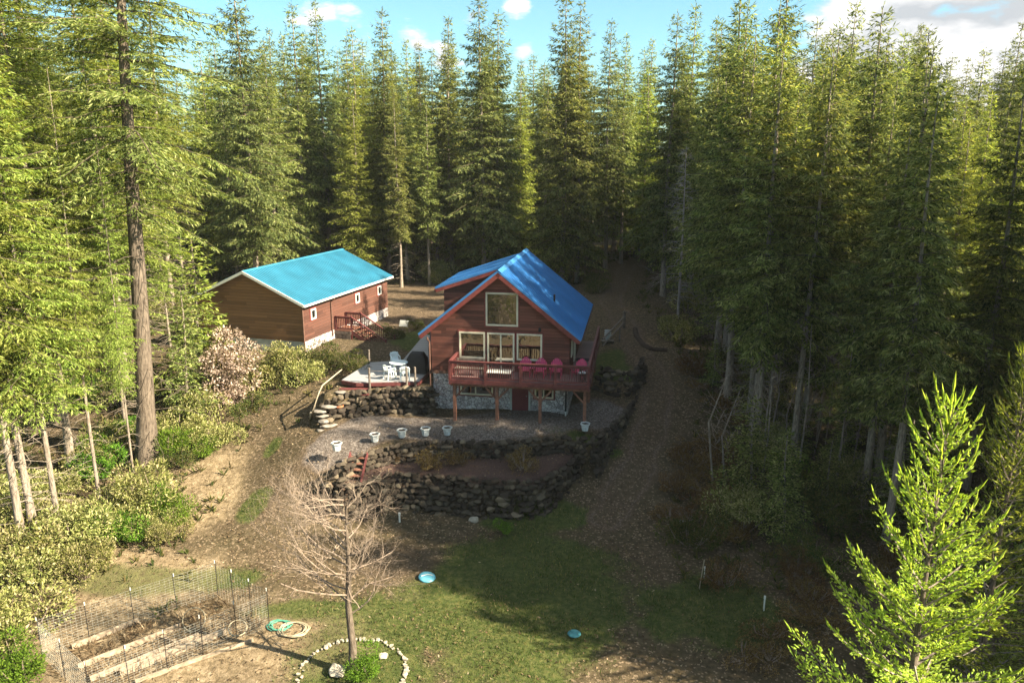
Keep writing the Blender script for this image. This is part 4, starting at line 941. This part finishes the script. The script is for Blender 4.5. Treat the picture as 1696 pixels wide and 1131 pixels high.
def put_px(proto, px, Y, top_py, label, group=None, wide=1., rz=None):
    b = Py(px, 565, Y); top = Py(px, top_py, Y); x = b.x*Y/b.y; x = (px-848)/F*(Y*math.cos(PITCH)+ (CAMH-z1(b.x, Y)-8)*math.sin(PITCH)); h = top.z-z1(x, Y)
    return put(proto, x, Y, h, label, group, rz, wide)
# left, near trees (base pixel known)
for px, py, proto, h, w, lb in [(245, 772, near[0], 33, 1.0, 'massive fir with thick straight brown trunk left of the pale flowering shrub'),
     (62, 905, near[1], 27, 1., 'tall fir whose grey trunk stands right beside the leftmost leaning trunk'), (40, 918, near[2], 26, 1., 'tall fir with pale leaning trunk nearest the left edge of the photo'),
     (100, 893, near[1], 24, .85, 'slim pale straight trunked fir standing between the paired left trunks and the big fir'), (166, 832, near[2], 20, .65, 'slim fir with thin straight trunk just left of the massive fir'), (226, 822, near[2], 17, .5, 'thin fir leaning close in front of the massive fir trunk')]:
    p = gpt(px, py); o = put(proto, p.x, p.y, h, lb, None, wide=w)
    if px == 245: o.rotation_euler = (0, R(4.3), 0)
for x, y, h, pr, w in [(-22.5,36,28,1,1.1),(-26,41,29,0,.95),(-23.5,44,27,2,1.1),(-24,47,28,1,1),(-30,37,29,2,1.1),(-29,48,30,0,.9),(-26.5,52,27,1,1.1),(-34,44,30,1,1.1),(-26,57,28,2,1.1),(-33,55,30,1,1),(-20.8,38.5,20,1,.9),(-23.5,31.5,25,2,.95),(-28.5,30,27,1,1),(-40,50,30,0,1),(-22.6,48.5,16,1,.8),(-38,38,28,2,1.1)]:
    put(near[pr], x, y, h, 'tall sunlit fir crowded in the left woods behind the front trunks', 'firs of the left woods', wide=w)
put(small[0], -18.9, 44.0, 9.5, 'bright yellow green young fir at the left corner of the brown outbuilding')
put(small[1], -18.2, 40.5, 8, 'young fir beside the pale flowering shrub, in front of the outbuilding corner')
# skyline trees at the back
back = [(415,66,-60,1,'dark tall fir rising from behind the left woods'),(500,80,2,4,'pointed fir on the skyline directly above the left half of the outbuilding roof'),(541,84,0,3,'sharp tipped dark fir on the skyline above the ridge of the outbuilding'),(594,78,42,2,'rounded green fir between two sharp skyline firs above the outbuilding'),
 (590,72,160,2,'shorter bright fir standing in front of the back row behind the outbuilding'),(641,80,12,0,'tall pointed fir on the skyline left of the gap of clouds'),(455,74,60,4,'broad fir left of the sharp tipped firs behind the outbuilding'),(722,84,80,5,'slender fir on the skyline right of the cloud gap'),(747,82,25,0,'tall fir left of the twin crowned giants behind the house'),
 (800,74,-15,1,'left giant of the twin crowned firs behind the house'),(826,76,14,4,'right giant of the twin crowned firs behind the house'),(708,73,165,5,'thin trunked fir with high crown standing over the driveway'),(660,72,150,5,'thin bare trunked fir at the edge of the driveway clearing'),
 (932,73,-20,4,'wide bright fir directly behind the house roof ridge'),(958,74,0,5,'fir with pale bare trunk right of the house ridge'),(1006,82,32,3,'narrow dark fir on the skyline right of the bright firs behind the house'),(1032,86,55,5,'wispy thin fir on the skyline left of the right woods'),
 (1105,66,15,1,'broad crowned fir above the grey dead thicket'),(1132,70,2,4,'tall fir with thin top at the start of the right woods'),(1175,60,30,0,'dense fir filling the edge of the right woods'),(1203,66,4,3,'sharp fir on the skyline left of the darkest giant'),
 (1270,55,-60,1,'darkest giant fir in the right woods, its dark top cutting the blue sky'),(1330,62,30,0,'mid green fir between the darkest giant and the forked top fir'),(1387,58,-5,4,'fir with wispy blue grey top in front of the blue sky gap'),(1465,60,50,5,'thin topped fir in front of the large white cloud'),(1500,57,42,0,'fir with full pointed top in front of the white cloud'),
 (1575,90,95,5,'small distant spire fir in the dip of the skyline'),(1648,66,34,3,'lone spire fir rising against the clouds on the right'),(1690,58,85,2,'bright fir at the right edge under the clouds'),(1420,52,90,4,'full green fir in the right woods below the cloud'),(1540,54,130,2,'bright yellow green fir below the dip of the skyline'),(1610,50,150,2,'broad bright fir right of the skyline dip'),(1670,46,170,2,'bright broad fir near the right edge above the young firs')]
for px, Y, ty, k, lb in back: put_px(mid[k], px, Y, ty, lb, wide=.86)
# rows that fill the forest
def region(x, y):
    px = 848+F*x/(y*.97+3); fr = y < 84
    if y < 70 or (x > 12 and y < 80):
        b = 0 if y < 42 else (1 if y < 56 else 2); c = 0 if px < 1250 else (1 if px < 1400 else (2 if px < 1550 else 3))
        a = ['dark conifer in the front row of the right woods', 'conifer in the middle of the right woods', 'conifer far back in the right woods'][b]
        return a+[' beside the upper dirt path', ' left of the forked skyline firs', ' behind the leaning bare saplings', ' behind the two bright young firs'][c], ['front', 'middle', 'deep'][b]+' firs of the right woods '+str(c+1)
    names = ['beyond the left woods', 'above the left end of the outbuilding', 'behind the right end of the outbuilding roof', 'behind the driveway between the two buildings', 'behind the blue house roof', 'at the far end of the dirt path', 'behind the grey dead trees', 'deep behind the right woods', 'low on the skyline under the white clouds']
    k = sum(px > e for e in (360, 500, 640, 760, 960, 1080, 1180, 1420))
    return ('tall conifer in the back forest ' if fr else 'distant conifer top deep in the forest ')+names[k], ('front ' if fr else 'deep ')+'forest firs '+names[k]
def ok(x, y, dmin):
    for a, b, _ in trees:
        if (a-x)**2+(b-y)**2 < dmin*dmin: return False
    return True
pathw = [tuple(p)[:2] for p in PATH]
def clear(x, y):
    q = np.array([[x, y]])
    if dseg(q, PATH)[0] < 3.2: return False
    if inpoly(q, [(-27,44),(-8,41),(10,38),(13,50),(15,64),(14.5,78),(8,84),(-6,74),(-13,73),(-22,64)])[0]: return False
    return True
grp = {'b': ('tall conifer standing in the shaded back rows behind the two buildings', 'firs of the back forest'), 'r': ('tall dark conifer crowded in the woods right of the dirt path', 'firs of the right woods'), 'l': ('tall conifer deep in the forest beyond the left woods', 'firs of the far left forest')}
n_ = 0; tries = 0
while n_ < 185 and tries < 20000:
    tries += 1; y = 72+(rng.random()**1.5)*60; x = rng.uniform(-.75, .8)*y
    if not clear(x, y) or not ok(x, y, 2.4+.02*y): continue
    h = 11.5+y*math.tan(R(rng.uniform(4.6, 8.8))); k = rng.choice([0,1,2,3,4,5,4,1]); g = region(x, y)
    put(mid[k], x, y, h, g[0], g[1], wide=rng.uniform(.85, 1.1)); n_ += 1
EARLY = 1
n_ = 0; tries = 0
while n_ < 78 and tries < 30000:
    tries += 1; y = rng.uniform(26, 80); xl = 12.5+max(0, (y-55))*.12+rng.uniform(0, 2) if y > 33 else 17; x = xl+(rng.random()**1.3)*(34+.2*y)
    if not clear(x, y) or not ok(x, y, 3.1): continue
    px = 848+F*x/(y*.97+4)
    if px > 1480 and y < 42 and px < 1900: continue
    if px > 1500: xl = 0
    k = (rng.choice([6,7,6,7,3,5]) if y < 62 else rng.choice([3,5,1,4,0])) if px < 1500 else rng.choice([0,2,4,2])
    ev = rng.uniform(4.5, 8.5) if px < 1430 else (rng.uniform(3.5, 6.5) if px < 1530 else rng.uniform(.8, 3.2)); put(mid[k], x, y, 14+y*math.tan(R(ev)), *region(x, y), wide=rng.uniform(.85, 1.1)); n_ += 1
for x, y, k in [(14.5,36.5,7),(13.4,40.3,5),(12.9,43.2,7),(13.8,47.2,5),(12.9,37.6,5),(16.8,41.0,6),(15.2,45.5,7),(19.5,37.5,6),(20,43.5,1),(14.0,50,6),(17.5,33.5,7),(16.4,30.2,7),(22,34,3)]:
    put(mid[k], x, y, 14.5+y*math.tan(R(rng.uniform(8, 10.5))), *region(x, y), wide=.95)
for x, y, h in [(23.5,22.5,27),(26,24.5,30),(28.5,26,32),(30.5,29.5,33),(27,20.5,28),(31,24,32),(30.5,22,29),(28.5,17.3,30),(32.5,16,31)]:
    put(mid[rng.choice([0,1,4])], x, y, h, 'tall fir standing outside the right edge, shading the lawn', 'firs shading the lawn')
for i in range(20):
    px, py = [(1180,640),(1225,700),(1290,720),(1330,760),(1370,700),(1420,740),(1460,800),(1500,700),(1380,860),(1250,840),(1310,890),(1180,560),(1430,660),(1530,760),(1345,650),(1270,640),(1400,780),(1480,860),(1210,610),(1555,700)][i]
    p = gpt(px, py)
    put(small[1], p.x+rng.uniform(-.5,.5), p.y, rng.uniform(2.6, 6.5), 'small shaded fir growing under the tall trunks of the right woods', 'small firs under the right woods', wide=1.3)
# trees behind the camera, mirrored in the windows
for x, y in [(-22,-14),(-15,-18),(-8,-16),(-2,-20),(5,-17),(11,-19),(18,-15),(-28,-8),(24,-10),(-12,-26),(2,-28),(14,-27)]:
    put(mid[rng.choice([0,2,4])], x, y, rng.uniform(22, 27), 'tall sunlit fir standing behind the viewpoint', 'firs behind the viewpoint', wide=1.2)
for x, y in [(-20,2),(-16,-2),(-12,1),(-9,-4),(-14,-7),(-19,-8),(-6,-8),(-23,-3),(-11,-12),(-3,-13),(-25,-10),(-17,-13)]:
    place(small[rng.choice([0,0,1])], (x, y, z1(x, y)), rng.uniform(0, 6), rng.uniform(.9, 1.15), 'young sunlit fir standing just behind the viewpoint', 'young firs behind the viewpoint')
# ---------------------------------------------------------------- young firs in the foreground
def young(H, Rr, seed, name='young_fir', sl=.15, sw=.035, dens=1., mt='shoot'):
    rg = np.random.RandomState(seed); t = empty(name, (0,0,0), 'x', 'tree'); V = []; br = MB(); z = H*.12
    def brush(b, d, L, w):
        for k in range(3):
            nn = unit(rg.normal(0, 1, (len(b), 3))); V.append(kites(b, d, nn, L, w))
    while z < H*.97:
        q = z/H; n = rg.randint(4, 7); a0 = rg.uniform(0, 6.28)
        for k in range(n):
            az = a0+k*6.283/n+rg.uniform(-.35, .35); L = (Rr*(1-q)**.85+.25)*rg.uniform(.5, 1.25)
            p0 = R(8+42*q+rg.uniform(-10, 10)); dirh = np.array([math.cos(az), math.sin(az), 0]); tan = np.array([-math.sin(az), math.cos(az), 0]); org = np.array([0,0,z])
            def P(s): s = np.asarray(s)[..., None]; return org+dirh*L*s*math.cos(p0)+np.array([0,0,1.])*(L*(math.tan(p0)*.75*s-.28*(1-q)*s*s+.22*s**3))
            bp = P(np.linspace(0, 1, 5)); br.tube([Vector(x) for x in bp], [.008+.012*L*(1-j/4) for j in range(5)], 4, False)
            s = np.arange(.12, 1, .075/L/dens); s = s+rg.uniform(-.02, .02, len(s)); ds = unit(P(s+.01)-P(s))
            for sd in (-1, 1):
                tl = (.06+.42*L*(1-s)**.8*(.35+s))*rg.uniform(.6, 1.2, len(s)); ang = rg.uniform(.6, 1.0, len(s))[:, None]
                td = unit(ds*np.cos(ang)+sd*tan*np.sin(ang)+np.array([0,0,1.])*rg.uniform(-.15, .3, len(s))[:, None])
                cnt = np.maximum(1, (tl/.085).astype(int)); idx = np.repeat(np.arange(len(s)), cnt); u = rg.rand(len(idx))
                b = P(s)[idx]+td[idx]*(tl[idx]*u)[:, None]; s2 = rg.choice([-1., 1.], len(idx))[:, None]
                d = unit(td[idx]*rg.uniform(.6, 1.1, len(idx))[:, None]+np.cross(td[idx], [0,0,1.])*s2*rg.uniform(.1, .8, len(idx))[:, None]+np.array([0,0,1.])*rg.uniform(-.15, .35, len(idx))[:, None])
                brush(b, d, sl*rg.uniform(.6, 1.25, len(idx)), np.full(len(idx), sw))
            # end leader of the branch
            m = 6; s = np.linspace(.75, 1.0, m); d = unit(unit(P(s+.01)-P(s))+np.array([0,0,.45])+rg.normal(0,.1,(m,3))); brush(P(s), d, np.linspace(.16, .34, m), np.full(m, sw*1.1))
        z += rg.uniform(.26, .44)*(1.4-.5*q)
    for k in range(9):
        a = k*.7; b = np.array([[0,0,H*(.93+.07*k/9)]]); d = unit(np.array([[.5*math.cos(a*3), .5*math.sin(a*3), 1.]])); brush(b, d, np.array([.42 if k < 7 else .3]), np.array([sw*1.2]))
    b = np.array([[0,0,H*.95],[0,0,H*.98],[0,0,H*1.0]]); brush(b, np.array([[0,0,1.]]*3), np.array([.5,.5,.55]), np.full(3, sw*1.6))
    tr = MB(); tr.tube([(0,0,-.3),(0.03,0,H*.3),(-.02,.02,H*.6),(0,0,H*.99)], [.15,.11,.06,.012], 8, False); tr.build('trunk', M['bark'], t, True)
    npmesh('crown', np.concatenate(V), 4, M[mt], t); br.build('branches', M['bark_g'], t); return t
yf = young(13.2, 3.35, 41, sl=.115, sw=.04, dens=1.25)
Y_ = 14.0; top = Py(1582, 625, Y_); yf.location = (top.x, Y_, top.z-13.6); yf['label'] = 'bright young fir with upright shoots in the near right corner'; yf['_used'] = 1
yg = young(15, 3.2, 42, dens=.8, sl=.16, sw=.045, mt='fir_y')
top = Py(1712, 560, 20); yg['_used'] = 1; yg.location = (top.x, 20, top.z-15.2); yg['label'] = 'pale green young fir cut by the right edge above the nearest young fir'
# ---------------------------------------------------------------- bare trees
def grow(mb, p, d, L, r, depth, rg, up=.25, kink=.35):
    n = 4; pts = [p]; rr = [r]; q = p.copy()
    for k in range(n):
        d = (d+Vector((rg.gauss(0,kink), rg.gauss(0,kink), rg.gauss(0,kink)+up))*.45).normalized(); q = q+d*L/n; pts.append(q.copy()); rr.append(r*(1-.5*(k+1)/n))
    mb.tube(pts, rr, 5 if r > .02 else 3, False)
    if depth == 0: return
    for k in range(rg.choice([3, 4, 4, 5])):
        i = rg.randint(1, n); a = Vector((rg.gauss(0,1), rg.gauss(0,1), rg.gauss(0,.6))); a = (a-d*a.dot(d)).normalized()
        grow(mb, pts[i], (d*.75+a*.75).normalized(), L*rg.uniform(.5, .78), rr[i]*.68, depth-1, rg, up, kink)
rg = random.Random(5)
bt = empty('bare_tree', TB, 'leafless tree with pale curling branches inside the stone ring', 'tree')
tr = MB(); TH = 6.3; tr.tube([(0,0,-.2),(.03,0,1),(-.05,.05,2.5),(.05,0,4),(.0,.1,5.3),(.1,0,TH)], [.20,.13,.11,.08,.05,.02], 9, False); tr.build('trunk', M['bark'], bt, True)
bm_ = MB()
for k in range(24):
    z = 2.2+k*.18; a = math.pi+rg.uniform(-1.3, 1.3) if k % 3 else rg.uniform(-1.2, 1.2)
    L = (1.9 if k % 3 else 1.3)*(1.05-.45*max(0, (z-3.6))/3); grow(bm_, Vector((.0, .03, z)), Vector((math.cos(a), math.sin(a)*.8, .28+.1*k/19)), L*1.2, .028, 3, rg, .24, .40)
bm_.build('branches', M['twig'], bt)
print('bare tree faces', len(bm_.f))
def snagtree(H, seed, m='snag', name='dead_tree', spread=1.6, n=70, z0=.1):
    rg = random.Random(seed); t = empty(name, (0,0,0), 'x', 'tree'); b = MB(); b.tube([(0,0,-.2),(.05,0,H*.5),(0,.1,H)], [.11,.07,.02], 7, False); b.build('trunk', M[m], t, True); b = MB()
    for k in range(n):
        z = H*(z0+(1-z0)*k/n); a = rg.uniform(0, 6.28); L = spread*(1.15-z/H)*rg.uniform(.5, 1.1); grow(b, Vector((0,0,z)), Vector((math.cos(a), math.sin(a), .1)), L, .022, 2, rg, -.12, .35)
    b.build('branches', M[m], t); return t
sg = snagtree(13, 3, n=80, spread=2.4); p = gpt(1118, 545); sg.location = Vector((13.0, 58, z1(13.0, 58))); sg['label'] = 'grey lichen covered dead tree with drooping bare branches at the edge of the right woods'; sg['_used'] = 1
KIDS[sg.name] = [(ch, []) for ch in sg.children]
place(sg, (15.2, 54.5, z1(15.2, 54.5)), 2, .8, 'shorter grey dead tree leaning on the right side of the lichen covered dead tree')
def sapling(H, seed):
    rg = random.Random(seed); t = empty('bare_sapling', (0,0,0), 'x', 'tree'); b = MB(); b.tube([(0,0,-.2),(rg.uniform(-.3,.3),rg.uniform(-.2,.2),H*.5),(rg.uniform(-.5,.5),0,H)], [.05,.035,.01], 6, False); b.build('trunk', M['bark_g'], t, True); b = MB()
    for k in range(12):
        z = H*(.3+.7*k/12); a = rg.uniform(0, 6.28); grow(b, Vector((0,0,z)), Vector((math.cos(a), math.sin(a), .7)), H*.14, .014, 1, rg, .1, .3)
    b.build('branches', M['twig'], t); return t
sp_ = [sapling(7, 1), sapling(5, 2)]
for i in range(26):
    px = rng.uniform(1180, 1520); py = rng.uniform(640, 830); p = gpt(px, py)
    if dseg(np.array([[p.x, p.y]]), PATH)[0] < 3: continue
    place(sp_[i % 2], p, rng.uniform(0, 6), rng.uniform(.7, 1.3), 'thin leafless sapling at the shaded edge of the right woods', 'saplings along the right woods')
# ---------------------------------------------------------------- shrubs
def shrub(name, rx, rz, n, ls, lw, mt, seed, cat='bush', lumps=11, stems=14, up=.5):
    rg = np.random.RandomState(seed); t = empty(name, (0,0,0), 'x', cat)
    C = np.c_[rg.uniform(-1, 1, (lumps, 2))*rx*.7, rg.uniform(.2, .85, lumps)*rz]; rad = rg.uniform(.24, .5, lumps)*min(rx, rz)
    k = rg.randint(0, lumps, n); d = unit(rg.normal(0, 1, (n, 3))); rr = rad[k]*rg.uniform(.55, 1.08, n)**.6
    b = C[k]+d*rr[:, None]*np.array([1.15, 1.15, 1]); keep = b[:, 2] > .05; b = b[keep]; d = d[keep]; n = len(b)
    g = np.sin(b[:, 0]*4.1+seed)*np.sin(b[:, 1]*3.7)*np.sin(b[:, 2]*4.9+1) > -.35; b = b[g]; d = d[g]; n = len(b)
    dd = unit(d+rg.normal(0, .6, (n, 3))+np.array([0, 0, up*.5])); nn = unit(d*.6+np.array([0,0,.7])+rg.normal(0, .45, (n, 3)))
    V = kites(b, dd, nn, ls*rg.uniform(.6, 1.3, n), lw*rg.uniform(.7, 1.2, n)); npmesh('foliage', V, 4, M[mt], t)
    s = MB()
    for i in range(stems):
        c = C[i % lumps]; s.tube([(c[0]*.2, c[1]*.2, 0), (c[0]*.7+rg.uniform(-.1,.1), c[1]*.7, c[2]*.6), (c[0]+rg.uniform(-.2,.2), c[1], c[2]+rad[i % lumps]*.5)], [.03,.02,.008], 4, False)
    s.build('stems', M['twig'], t); return t
ps = shrub('flowering_shrub', 1.9, 4.4, 9000, .19, .10, 'bush_p', 5, lumps=13); ps['_used'] = 1
p = gpt(385, 668); ps.location = p; ps['label'] = 'tall shrub with pale pinkish leaf clusters in front of the outbuilding gable'
bA = [shrub('leafy_bush', 1.5, 1.7, 6500, .14, .05, 'bush', 51), shrub('leafy_bush', 1.7, 1.4, 6500, .14, .05, 'bush', 52), shrub('leafy_bush', 1.3, 1.5, 5500, .13, .05, 'bush_g', 53), shrub('leafy_bush', 1.5, 1.5, 4600, .13, .055, 'fern', 54)]
bD = [shrub('dry_bush', 1.3, 1.1, 3000, .12, .045, 'dry', 61, stems=40), shrub('dry_bush', 1.1, .9, 2600, .11, .04, 'dry', 62, stems=40)]
for px, py, k, s, lb in [(470,625,0,1.2,'large green bush spreading below the near corner of the outbuilding'),(520,612,3,1.0,'dark green bush against the stone skirt left of the stairs'),(440,640,1,1.1,'green bush between the pale shrub and the outbuilding foundation'),(505,640,0,.9,'sunlit leafy bush right of the pale shrub, lower on the slope'),
    (415,690,3,.8,'dark low bush below the pale flowering shrub'),(330,700,0,1.1,'broad bush right of the massive fir trunk'),(300,740,1,1.2,'pale sunlit bush at the foot of the massive fir, right side'),(350,745,1,.9,'low sunlit bush on the sloping bank edge'),
    (290,860,2,.9,'vivid green rounded bush at the top of the sunny bank'),(245,850,2,.9,'vivid yellow green bush left of the rounded green one'),(190,880,1,1.1,'large pale sunlit bush in the left undergrowth'),(130,915,0,1.2,'sunlit bush under the slim pale trunk'),(80,955,1,1.2,'tall bushy clump at the left end of the wire fence'),(30,960,0,1.3,'sunlit bush at the left picture edge above the fence'),
    (140,960,0,.9,'sunlit bush nearest the left side of the vegetable plot'),(25,1060,1,1.2,'sunlit bush at the left edge beside the wire fence corner'),(40,1125,2,.9,'green bush in the bottom left corner'),(610,1118,2,.55,'small dark green bush beside the foot of the bare tree'),
    (1145,905,3,1.0,'dark green bush among the brambles right of the path'),(1230,880,0,1.1,'bush with pale lit leaves at the shaded right slope'),(1300,800,2,1.0,'green leafy bush in shade under the right woods'),(1340,850,3,1.2,'dark bush under the leaning saplings on the right'),(1450,880,3,1.1,'dark green bush left of the bright young fir'),(1260,780,0,1.1,'tan leaved bush under the right woods'),
    (1400,820,0,1.1,'sun flecked bush below the white birch like trunk on the right'),(1290,750,0,.9,'sun flecked bush halfway up the right woods edge'),(1350,940,3,.9,'low dark bush left of the young fir shoots'),(730,470,0,.8,'lit bush at the near side of the driveway left of the house dormer'),(990,485,3,1.0,'dark bush right behind the house roof'),(975,470,3,.8,'small bush between the pale trunk and the house roof'),
    (1120,560,1,1.0,'sunlit bush at the foot of the grey dead tree'),(1140,520,0,1.1,'sunlit tall bush beside the grey dead tree'),(560,610,3,.7,'dark shrub under the stairs landing'),(590,615,3,.7,'dark shrub beside the staircase foot'),(655,560,3,.6,'low shrub on the bank beyond the stairs'),(690,545,3,.5,'small shrub on the rocky bank near the house corner'),(835,880,2,.35,'small bright green plant on the lawn right of the pale boulder')]:
    place(bA[k], gpt(px, py), rng.uniform(0, 6), s, lb)
for px, py, s, lb in [(716,773,.72,'round brown dry bush on the left of the planting bed'),(763,766,.6,'round ochre dry bush in the middle of the planting bed'),(866,778,.72,'round grey brown dry bush on the right of the planting bed'),(662,762,.4,'small dry bush at the left of the planting bed')]:
    place(bD[0], Pz(px, py, -.9), rng.uniform(0, 6), s, lb)
for i in range(70):
    if i < 55: py = rng.uniform(600, 900); px = rng.uniform(1135, 1260)-(py-600)*.10; lb, g = 'brown bramble clump on the slope between path and right woods', 'brambles right of the path'
    else: px, py = rng.uniform(1180, 1500), rng.uniform(900, 1100); lb, g = 'low brown bracken clump on the rough ground at the lower right', 'bracken at the lower right'
    p = gpt(px, py)
    if dseg(np.array([[p.x, p.y]]), PATH)[0] < 1.5: continue
    place(bD[i % 2], p, rng.uniform(0, 6), (rng.uniform(.5, .95), rng.uniform(.5, .95), rng.uniform(.3, .85)), lb, g)
# woods understory as many separate bushes
for i in range(200):
    side = rng.random()
    if side < .34: x = rng.uniform(-38, -14.5); y = rng.uniform(29, 60); lb, g, k = 'leafy bush in the undergrowth beneath the left woods', 'understory bushes of the left woods', rng.choice([0,0,1,2,3])
    elif side < .75: x = rng.uniform(13.5, 34); y = rng.uniform(30, 72); lb, g, k = 'shaded bush in the undergrowth beneath the right woods', 'understory bushes of the right woods', rng.choice([3,3,0,1])
    else: x = rng.uniform(-30, 26); y = rng.uniform(74, 92); lb, g, k = 'shaded bush on the floor of the back forest', 'understory bushes of the back forest', rng.choice([3,3,0])
    if not clear(x, y) or (-25 < x < -8 and y > 43 and y < 66): continue
    place(bA[k], (x, y, z1(x, y)), rng.uniform(0, 6), rng.uniform(.6, 1.25), lb, g)
# ---------------------------------------------------------------- ground cover (uncountable)
def scatter(n, xr, yr, fn_w, seed):
    r = np.random.RandomState(seed); Q = np.c_[r.uniform(*xr, n), r.uniform(*yr, n)]; w = fn_w(Q); Q = Q[r.rand(n) < w]; return Q, r
def hgt(Q): return zg(Q)
Qg, r = scatter(230000, (-20, 22), (21, 46), lambda Q: zones(Q)[1]*(.35+.9*(vnoise(Q, .5, 9))), 1)
zz = hgt(Qg)-.02; n = len(Qg); base = np.c_[Qg, zz]; d = unit(np.c_[r.normal(0, .55, (n, 2)), np.ones(n)]); nn = unit(r.normal(0, 1, (n, 3)))
o = npmesh('grass', kites(base, d, nn, r.uniform(.07, .2, n)*(.6+.9*vnoise(Qg, .8, 33)), r.uniform(.012, .03, n)), 4, M['grass']); tag(o, 'short mossy grass on the lawn', 'grass', kind='stuff')
def offbuild(Q):
    k = np.ones(len(Q), bool)
    for poly in ([hw2w(a, b, 0)[:2] for a, b in [(-.1,-.1),(7.9,-.1),(7.9,9.6),(-.1,9.6)]], [bw(a, b, 0)[:2] for a, b in [(-8.8,-.1),(.1,-.1),(.1,11.2),(-8.8,11.2)]]): k &= ~inpoly(Q, poly)
    return k
Ql, r = scatter(150000, (-26, 26), (21, 80), lambda Q: offbuild(Q)*(.25+.75*vnoise(Q, 1.1, 12)**2)*(1-.72*(zones(Q)[0] > .4))*(1-.75*(zones(Q)[1] > .4))*np.clip(60/(Q[:, 1]**1.0)/2, .3, 1), 2)
n = len(Ql); base = np.c_[Ql, hgt(Ql)+.03]; d = unit(np.c_[r.normal(0, 1, (n, 2)), r.normal(0, .3, n)]); nn = unit(np.c_[r.normal(0, .35, (n, 2)), np.ones(n)])
o = npmesh('leaf_litter', kites(base, d, nn, r.uniform(.06, .17, n), r.uniform(.03, .075, n)), 4, M['litter']); tag(o, 'fallen leaves and twigs scattered over the ground', 'leaf litter', kind='stuff')
def wund(Q):
    l = ((Q[:, 0] < -13.5+(Q[:, 1]-30)*-.12))*1.; rr_ = (Q[:, 0] > np.where(Q[:, 1] < 34, 6.5, 9.3))*1.*(Q[:, 1] > 27)*(dseg(Q, PATH) > 2.3); bk = (Q[:, 1] > 73)*1.
    p = Pz(450, 660, 0); s = (np.hypot((Q[:,0]-p.x)/4, (Q[:,1]-p.y)/5) < 1)*.5
    gd = inpoly(Q, [(-18, 22), (-8, 22), (-8.5, 27.5), (-13, 29.5), (-20, 27)])*.0
    return np.clip(np.maximum.reduce([l, rr_, bk*.8, s, gd])*(dseg(Q, PATH) > 2.2)*(vnoise(Q, 1.6, 15) > .3)*offbuild(Q)*(~inpoly(Q, [tuple(p)[:2] for p in corn])), 0, 1)*.9*(1-.5*(zones(Q)[3] > .3))
Qu, r = scatter(26000, (-45, 45), (23, 100), wund, 4)
m_ = 9; n = len(Qu)*m_; idx = np.repeat(np.arange(len(Qu)), m_); base = np.c_[Qu, hgt(Qu)][idx]+np.c_[r.normal(0, .05, (n, 2)), np.zeros(n)]
d = unit(np.c_[r.normal(0, 1, (n, 2)), r.uniform(.35, 1.3, n)]); nn = unit(np.array([0, 0, 1.])+r.normal(0, .25, (n, 3)))
o = npmesh('ferns', kites(base, d, nn, r.uniform(.2, .55, n), r.uniform(.04, .11, n)), 4, M['fern']); tag(o, 'sword ferns and low growth carpeting the forest floor', 'ferns', kind='stuff')
# dead stalks inside the vegetable plot
Qs, r = scatter(2600, (-19, -7.5), (21, 29.5), lambda Q: inpoly(Q, [tuple(p)[:2] for p in corn])*1., 6)
m_ = 5; n = len(Qs)*m_; idx = np.repeat(np.arange(len(Qs)), m_); base = np.c_[Qs, hgt(Qs)][idx]; d = unit(np.c_[r.normal(0, 1, (n, 2)), r.uniform(.1, 1.1, n)])
o = npmesh('dead_stalks', kites(base, d, unit(r.normal(0, 1, (n, 3))), r.uniform(.15, .6, n), r.uniform(.012, .035, n)), 4, M['litter']); tag(o, 'dry dead stalks filling the vegetable plot', 'dead plants', kind='stuff')
# twigs on ground and planting bed

# ---------------------------------------------------------------- air
hz = MB(); hz.box(-1600, -320, -12, 1600, 2600, 42); hz = hz.build('haze', M['white']); hz['kind'] = 'stuff'; hz['label'] = 'thin bright forest air'
m = bpy.data.materials.new('haze_air'); m.use_nodes = True; t = m.node_tree; t.nodes.clear()
v = t.nodes.new('ShaderNodeVolumePrincipled'); v.inputs['Density'].default_value = .00015; v.inputs['Color'].default_value = (.93,.95,.96,1); v.inputs['Anisotropy'].default_value = .1
o = t.nodes.new('ShaderNodeOutputMaterial'); t.links.new(v.outputs[0], o.inputs['Volume']); hz.data.materials[0] = m
# drop helper properties, check prototypes
for o in list(bpy.data.objects):
    for k in ('_used', '_h'):
        if k in o: del o[k]
print('objects', len(bpy.data.objects))
